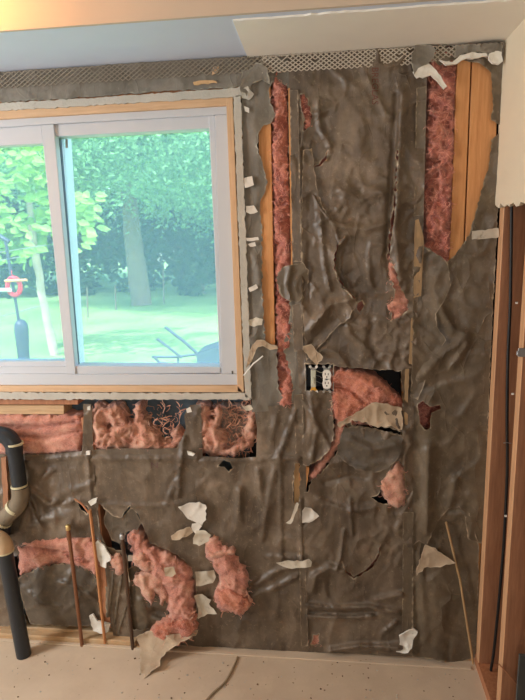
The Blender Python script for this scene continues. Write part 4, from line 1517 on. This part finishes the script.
for k, (x0, z0) in enumerate(((-6, 30), (2, 10), (-4, -12))):
    tube('wire', spline([L(-14, z0, -10), L(x0, z0 - 4, -6), L(6, z0 - 10, -12), L(16, z0 - 6, -10)], 5), 0.0016, STEEL if k else IVORY, ob_, 6)

# ================================================================== RIGHT WALL DETAILS
cab = [onx(512, 208, 0.05), onx(510.5, 260, 0.05), onx(510, 310, 0.05), onx(507.5, 360, 0.05), onx(507, 420, 0.05), onx(507.5, 470, 0.05),
       onx(504, 540, 0.05), onx(499, 600, 0.05), onx(494, 650, 0.05), onx(489, 692, 0.05)]
cab = [Vector((0.045, max(-0.28, min(-0.085, c.y)), c.z)) for c in cab]
cab = []
for px, py in [(512, 150), (511.5, 208), (511, 260), (510, 310), (507.8, 360), (507, 420), (507.2, 470), (504, 540), (499, 600), (494, 650), (490, 685)]:
    p_ = aty(px, py, -0.10)
    cab.append(p_)
cab[-1].z = max(cab[-1].z, 0.045)
o = tube('electrical_cable', spline(cab, 6), 0.0052, BLACK, seg=10)
tag(o, 'black electrical cable running down the open right wall', 'cable')
o = tube('cable_staple', [aty(503.5, 443, -0.108), aty(507, 442.6, -0.112), aty(511, 443.4, -0.108)], 0.0018, STEEL, seg=6)
tag(o, 'small steel staple holding the black cable', 'staple')
jb = empty('junction_box')
tag(jb, 'grey metal clamp box on the second open stud at right', 'junction box')
jc = aty(518, 352, -0.34)
box('box_body', (jc.x, jc.y - 0.004, jc.z - .014), (jc.x + .05, jc.y + 0.003, jc.z + .012), STEEL, jb, 0.001)
box('box_flange', (jc.x - .004, jc.y - 0.006, jc.z - .010), (jc.x + .0005, jc.y + 0.002, jc.z + .004), STEEL, jb, 0.001)
for i, (px, py) in enumerate([(506 + 11, 303), (513, 394), (506, 516)]):
    c_ = onx(px, py, 0.0)
    o = tube('nail_head', [(c_.x + .002, c_.y, c_.z), (c_.x - .004, c_.y, c_.z)], 0.0035, WHITEPL, seg=8)
    tag(o, ['upper', 'middle', 'lower'][i] + ' white nail head on the open studs at the right', 'nail', 'nails on the open studs')
o = tube('loose_wire', [aty(499, 664, -0.34), aty(508, 674, -0.345), aty(518, 686, -0.345)], 0.0025, STUD_OLD, seg=6)
tag(o, 'short rusty wire sloping across the second open stud', 'wire')

gb = aty(519.5, 655, -0.40)
o = box('grey_board', (gb.x, -0.402, 0.039), (0.088, -0.392, gb.z), GREYBOARD, None, 0.001)
tag(o, 'grey board edge at the lower right beyond the open studs', 'board')
o = prism('wood_strip', fract([(1, 458), (6, 457), (9, 518), (4, 520)], 0.3, 4, 9), 0.020, 0.006, STUD_SIDE)
tag(o, 'short dirty wood strip at the left edge beside the drain', 'wood strip')

# scrap strip lying on the floor
fp = [onz(237.5, 657, .004), onz(233, 668, .004), onz(225, 682, .004), onz(214, 692, .004), onz(204, 703, .004)]
o = tube('floor_strip', spline(fp, 6), 0.0045, mat_paint('grey_strip', srgb(158, 138, 112), 0.8, 0.15), seg=6)
tag(o, 'curved thin grey strip lying on the floor', 'strip')
# nail holes and crumbs of debris on the floor
rnd = random.Random(77)
CRUMB = mat_paint('crumb_dark', srgb(110, 84, 62), 0.95, 0.2)
bm = bmesh.new()
bmesh.ops.create_icosphere(bm, subdivisions=1, radius=1.0)
for v in bm.verts:
    v.co *= rnd.uniform(0.7, 1.2)
cme = bpy.data.meshes.new('crumb')
bm.to_mesh(cme)
bm.free()
cme.materials.append(CRUMB)
cme2 = cme.copy()
cme2.materials.clear()
cme2.materials.append(PLASTER)
for i in range(95):
    px, py = rnd.uniform(5, 470), rnd.uniform(655, 699)
    if py < 655 + px * 0.02:
        continue
    v = onz(px, py, 0.0)
    o = bpy.data.objects.new('debris_crumb', cme if rnd.random() < .55 else cme2)
    COL.objects.link(o)
    s = rnd.uniform(0.0018, 0.0042)
    o.scale = (s, s * rnd.uniform(0.8, 1.6), s * 0.6)
    o.rotation_euler.z = rnd.uniform(0, 6)
    o.location = (v.x, v.y, s * 0.4)
    tag(o, ('dark' if o.data is cme else 'pale') + ' crumb of debris on the dusty floor', 'debris', 'crumbs on the floor')

# ================================================================== PRINT ON THE PAPER
def text_mesh(s, size):
    cu = bpy.data.curves.new('t', 'FONT')
    cu.body = s
    cu.size = size
    cu.resolution_u = 2
    to = bpy.data.objects.new('t', cu)
    COL.objects.link(to)
    dg = bpy.context.evaluated_depsgraph_get()
    me = bpy.data.meshes.new_from_object(to.evaluated_get(dg))
    bpy.data.objects.remove(to, do_unlink=True)
    bm = bmesh.new()
    bm.from_mesh(me)
    bmesh.ops.triangulate(bm, faces=bm.faces)
    bmesh.ops.subdivide_edges(bm, edges=[e for e in bm.edges if e.calc_length() > 1.5], cuts=2, use_grid_fill=True)
    bmesh.ops.triangulate(bm, faces=bm.faces)
    bm.to_mesh(me)
    bm.free()
    return me


def surface_depth(obj, px, py):
    """how far the sheet stands in front of the studs at this pixel"""
    o_ = Vector(CAM)
    dr = Vector(ray(px, py)).normalized()
    ok, loc, nrm, idx = obj.ray_cast(o_, dr)
    return -loc.y if ok else 0.012


bpy.context.view_layer.update()


def stamp(parent, s, px, py, size, mat, name='printed_lettering'):
    """lettering running down the sheet, wrapped on its crumpled face (pixel units along the wall)"""
    me = text_mesh(s, size)
    for v in me.vertices:
        x, y = v.co.x, v.co.y
        X, Y = px + y, py + x
        dd = surface_depth(parent, X, Y)
        v.co = P(X, Y, dd + 0.0012)
    me.name = name
    ob2 = link(name, me, mat, parent)
    return ob2


sheets = {o['label']: o for o in bpy.data.objects if 'label' in o}
mid = sheets['big crumpled brown paper sheet in the middle with the outlet cut-out']
stamp(mid, 'BREGLAS', 372, 67, 9.4, RED)
tp = sheets['taupe paper sheet in the middle bay below the window']
stamp(tp, 'Z', 151, 462, 10, VIOLET)

# ================================================================== CEILING LAMP of the room (out of frame, lights the bulkhead face)
lamp = empty('ceiling_lamp')
tag(lamp, 'warm globe lamp hanging in front of the bulkhead', 'lamp')
lx, ly = -1.62, -0.60
SHADE = NM('lamp_glass')
SHADE.b.inputs['Base Color'].default_value = (1, 0.85, 0.6, 1)
SHADE.b.inputs['Emission Color'].default_value = (1, 0.42, 0.10, 1)
SHADE.b.inputs['Emission Strength'].default_value = 65.0
bm = bmesh.new()
bmesh.ops.create_uvsphere(bm, u_segments=24, v_segments=12, radius=0.055)
for v in bm.verts:
    v.co = Vector((v.co.x + lx, v.co.y + ly, v.co.z + ZT - 0.19))
me = bpy.data.meshes.new('lamp_shade')
bm.to_mesh(me)
bm.free()
link('lamp_shade', me, SHADE.m, lamp)
tube('lamp_cord', [(lx, ly, ZT - 0.14), (lx, ly, ZT - 0.02)], 0.012, STEEL, lamp, 8)
tube('lamp_base', [(lx, ly, ZT - 0.02), (lx, ly, ZT)], 0.06, STEEL, lamp, 24)

# ================================================================== GARDEN
GZ = -0.5
lawn = structure(box('ground_lawn', (-40, 0.2, GZ - 0.2), (25, 45, GZ), LAWN))


def g(px, py):
    return onz(px, py, GZ)


LEAFV = [(0, 0, 0), (0.28, 0.16, 0.04), (0.62, 0.14, 0.05), (1, 0, 0.0), (0.62, -0.14, 0.05), (0.28, -0.16, 0.04)]


def leaves(name, centre, radii, count, size, mat, parent, seed, shell=0.45, clip=None):
    rs = np.random.RandomState(seed)
    # clumps give the crown its lumpy light and dark structure
    nc = max(10, count // 90)
    cl = rs.normal(size=(nc, 3))
    cl /= np.linalg.norm(cl, axis=1)[:, None]
    cl *= (shell + (1 - shell) * rs.rand(nc) ** 0.5)[:, None]
    p_ = (cl[rs.randint(nc, size=count)] + rs.normal(size=(count, 3)) * 0.11) * np.array(radii) + np.array(centre)
    if clip is not None:
        p_ = p_[clip(p_)]
    m_ = len(p_)
    sz = (size * rs.uniform(0.45, 1.35, m_))[:, None]
    d1 = rs.normal(size=(m_, 3))
    d1[:, 2] = d1[:, 2] * 0.5 - 0.35
    d1 /= np.linalg.norm(d1, axis=1)[:, None]
    d2 = np.cross(d1, rs.normal(size=(m_, 3)))
    d2 /= np.linalg.norm(d2, axis=1)[:, None]
    d3 = np.cross(d1, d2)
    vv = np.stack([p_ + sz * (d1 * a + d2 * b * 1.5 + d3 * c) for a, b, c in LEAFV], axis=1).reshape(-1, 3)
    base = (np.arange(m_) * 6)[:, None]
    ff = np.concatenate([base + np.array([0, 1, 2, 3]), base + np.array([0, 3, 4, 5])], axis=1).reshape(-1, 4)
    me = bpy.data.meshes.new(name)
    me.vertices.add(len(vv))
    me.vertices.foreach_set('co', vv.astype(np.float32).ravel())
    me.loops.add(ff.size)
    me.loops.foreach_set('vertex_index', ff.astype(np.int32).ravel())
    me.polygons.add(len(ff))
    me.polygons.foreach_set('loop_start', np.arange(0, ff.size, 4, dtype=np.int32))
    me.update(calc_edges=True)
    o = link(name, me, mat, parent)
    o['kind'] = 'stuff'
    return o


def trunk(name, pts, rad, mat, parent, seed):
    sp_ = spline(pts, 8)
    rnd_ = random.Random(seed)
    if isinstance(rad, (list, tuple)):
        rr = [rad[0] + (rad[1] - rad[0]) * i / (len(sp_) - 1) for i in range(len(sp_))]
    o = tube(name, sp_, rr, mat, parent, 14)
    for v in o.data.vertices:
        v.co += noise.noise_vector(v.co * 3) * 0.03
    return o


def tree(label, tpts, trad, crowns, mat, bark, seed):
    t = empty('tree')
    tag(t, label, 'tree', 'garden trees')
    trunk('trunk', tpts, trad, bark, t, seed)
    for i, (c, r, n_, s_) in enumerate(crowns):
        leaves('foliage', c, r, n_, s_, mat, t, seed * 10 + i)
    return t


b1 = g(142, 305)
tree('big shade tree with a grey leaning trunk beyond the lawn',
     [b1, aty(137, 270, b1.y), aty(133, 238, b1.y), aty(128, 180, b1.y), aty(126, 120, b1.y)], (0.34, 0.22),
     [((b1.x + 1.5, b1.y - 2.5, 5.3), (4.6, 3.0, 2.9), 44000, 0.13), ((b1.x - 2.6, b1.y - 1.5, 5.5), (3.4, 2.6, 2.9), 24000, 0.13)],
     LEAF_B, BARK, 1)
b2 = g(190, 300)
tree('dense tree filling the right side of the window view',
     [b2 + Vector((3.2, 4, 0)), b2 + Vector((3.2, 4, 3)), b2 + Vector((3.0, 4, 6))], (0.25, 0.15),
     [((b2.x + 1.0, b2.y + 0.5, 4.9), (3.6, 2.4, 3.1), 36000, 0.13)], LEAF_B, BARK, 2)
b3 = g(60, 300)
tree('darker tree in the background left of the big trunk',
     [b3 + Vector((-1, 3, 0)), b3 + Vector((-1, 3, 3)), b3 + Vector((-1.3, 3, 6))], (0.25, 0.15),
     [((b3.x - 0.5, b3.y + 3.0, 4.4), (4.5, 2.4, 3.6), 26000, 0.16)], LEAF_B, BARK, 3)
# near tree with large leaves at left
b4 = g(55, 355)
t4 = empty('tree')
tag(t4, 'young tree with pale trunk and large bright leaves at the left pane', 'tree', 'garden trees')
trunk('trunk', [b4, aty(47, 320, b4.y), aty(37, 265, b4.y), aty(33, 235, b4.y), aty(28, 190, b4.y)], (0.085, 0.06), BARK_PALE, t4, 4)
cc = aty(18, 200, b4.y - 0.6)
leaves('foliage', (cc.x - 0.25, cc.y + 0.5, cc.z + 0.25), (1.5, 0.9, 1.25), 1600, 0.24, LEAF_A, t4, 41, clip=lambda p: p[:, 2] > 1.1)
lm = bpy.data.meshes.new('leaf')
S_ = 0.21
lm.from_pydata([(x * S_, y * S_ * 1.9, z * S_) for x, y, z in LEAFV], [], [(0, 1, 2, 3), (0, 3, 4, 5)])
lm.materials.append(LEAF_A)
rs = random.Random(5)
for i in range(170):
    px, py = rs.uniform(-12, 50), rs.uniform(148, 262)
    if py > 235 and px > 38:
        continue
    if rs.random() < 0.25:
        px, py = rs.uniform(70, 97), rs.uniform(192, 258)
        if px > 70 + (258 - py) * 0.7 + 6:
            continue
    p_ = aty(px, py, b4.y - rs.uniform(0.5, 1.3))
    lo = bpy.data.objects.new('leaf', lm)
    COL.objects.link(lo)
    lo.parent = t4
    lo.location = p_
    lo.rotation_euler = (rs.uniform(0.35, 1.1), rs.uniform(0.1, 0.6), rs.uniform(-0.7, 0.7) + (math.pi if rs.random() < .4 else 0))

# dark hedge behind the lawn
hy = b1.y + 3.2
for i in range(9):
    e = empty('hedge_shrub')
    x = -21 + i * 2.6
    tag(e, ['dark evergreen shrub at the far left of the hedge', 'second dark shrub from the left in the hedge',
            'third dark shrub from the left in the hedge', 'dark shrub left of the big trunk in the hedge',
            'dark shrub right behind the big trunk', 'dark shrub just right of the big trunk', 'third dark shrub from the right in the hedge',
            'second dark shrub from the right in the hedge', 'dark shrub at the far right of the hedge'][i], 'shrub', 'dark hedge beyond the lawn')
    hgt = 3.4 + (i * 37 % 10) / 10
    leaves('foliage', (x, hy + (i % 3) * 0.5, GZ + hgt * 0.5), (1.8, 1.1, hgt * 0.62), 2600, 0.34, LEAF_C, e, 300 + i, shell=0.2)
    tube('stem', [(x, hy + (i % 3) * .5, GZ), (x + 0.1, hy + (i % 3) * .5, GZ + hgt * .8)], [0.12, 0.05], BARK, e, 8)
# distant wood closes the view
for i in range(5):
    e = empty('tree')
    x = -26 + i * 6.5
    tag(e, ['leftmost tall tree of the far wood', 'second tall tree of the far wood', 'middle tall tree of the far wood',
            'fourth tall tree of the far wood', 'rightmost tall tree of the far wood'][i], 'tree', 'far wood')
    leaves('foliage', (x, 25, 5.0), (4.6, 2.5, 5.6), 5200, 0.55, LEAF_C if i % 2 else LEAF_B, e, 400 + i, shell=0.25)
    tube('trunk', [(x, 25, GZ), (x, 25, 5)], [0.3, 0.15], BARK, e, 8)

# bird feeder pole with torpedo baffle and red ring feeder
fy = 5.0
fp = empty('feeder_pole')
tag(fp, 'grey bird feeder pole with a torpedo baffle on the left', 'bird feeder')
BAFFLE = NM('baffle_grey').done(srgb(58, 66, 82), 0.45)
pole_t, pole_b = aty(5, 238, fy), aty(22, 340, fy)
xx, yy_ = pole_b.x, fy
tube('pole', [(pole_b.x, fy, GZ), pole_b, pole_t], 0.020, BAFFLE, fp, 10)
bt, bb = aty(20.5, 319, fy), aty(25, 372, fy)
dv = (bb - bt)
tube('baffle', [bt, bt + dv * 0.03, bt + dv * 0.09, bt + dv * 0.2, bt + dv * 0.6, bb], [0.012, 0.055, 0.082, 0.092, 0.078, 0.066], BAFFLE, fp, 20)
tube('top_bracket', [aty(-6, 238, fy), aty(0, 236, fy), aty(9, 242, fy)], 0.03, BAFFLE, fp, 8)
ring = empty('ring_feeder')
tag(ring, 'red ring-shaped feeder hanging on the pole', 'bird feeder')
RINGM = NM('ring_red').done(srgb(226, 40, 62), 0.4)
rc = aty(14, 286.5, fy - 0.05)
rp = []
for i in range(29):
    a = 2 * math.pi * i / 28
    rp.append(rc + Vector((math.cos(a) * 0.088, 0, math.sin(a) * 0.112)))
tube('ring', rp, 0.030, RINGM, ring, 12, caps=False)
tube('hook', [rc + Vector((0, 0, .135)), rc + Vector((-0.015, 0, .17)), rc + Vector((-.005, 0, .21))], 0.005, RINGM, ring, 6)
tube('perch', [aty(5, 281, fy - .1), aty(27, 280, fy - .1)], 0.018, mat_wood('perch_wood', srgb(214, 150, 90), srgb(236, 180, 120), 'x'), ring, 8)
tube('peg', [aty(-6, 290, fy - .1), aty(11, 290, fy - .1)], 0.026, WHITEPL, ring, 8)
for i, (a_, b_) in enumerate((((-10, 254), (46, 245)), ((-10, 262), (20, 257)), ((-12, 320), (44, 305)))):
    o = tube('garden_wire', [aty(a_[0], a_[1], 6.4), aty(b_[0], b_[1], 6.4)], 0.008, STEEL, seg=6)
    tag(o, ['upper taut wire crossing the leaves at left', 'short second wire below the upper wire', 'low wire crossing behind the pole baffle'][i], 'wire')

# garden cart on the lawn at the lower right of the view
ct = empty('garden_cart')
tag(ct, 'grey garden cart with raised handles on the lawn', 'cart')
CARTM = NM('cart_grey').done(srgb(70, 80, 96), 0.5)
cy = g(190, 366).y


def q_(px, py, dy=0.0):
    return aty(px, py, cy + dy)


tube('handle', [q_(165, 327), q_(182, 340), q_(199, 355)], 0.026, CARTM, ct, 8)
tube('handle', [q_(157, 339, -.4), q_(168, 347, -.4), q_(182, 358, -.4)], 0.022, CARTM, ct, 8)
tube('rail', [q_(152, 357), q_(175, 357), q_(200, 354)], 0.024, CARTM, ct, 8)
tube('rail', [q_(153, 356, -.4), q_(160, 363, -.4), q_(185, 365, -.4)], 0.022, CARTM, ct, 8)
tr = [q_(196, 354, -.3), q_(214, 348, -.3), q_(232, 350, -.3), q_(232, 372, -.3), q_(198, 370, -.3)]
tr2 = [Vector((v.x, v.y + 0.7, v.z)) for v in tr]
mesh('tray', tr + tr2, [(0, 1, 2, 3, 4), (9, 8, 7, 6, 5)] + [(i, (i + 1) % 5, 5 + (i + 1) % 5, 5 + i) for i in range(5)], CARTM, ct)
o = tube('leg', [q_(178, 358), Vector((q_(178, 358).x, cy, GZ))], 0.02, CARTM, ct, 8)
for i, (px, y0, y1) in enumerate(((88, 288, 318), (164, 268, 304), (116, 285, 310))):
    bb_ = g(px, y1)
    o = tube('fence_post', [Vector((bb_.x, bb_.y, GZ)), aty(px - 1, y0, bb_.y)], 0.022, BARK, seg=8)
    tag(o, ['pale fence post left of the big trunk', 'pale fence post right of the big trunk', 'short fence post just left of the big trunk'][i],
        'post', 'posts at the lawn edge')
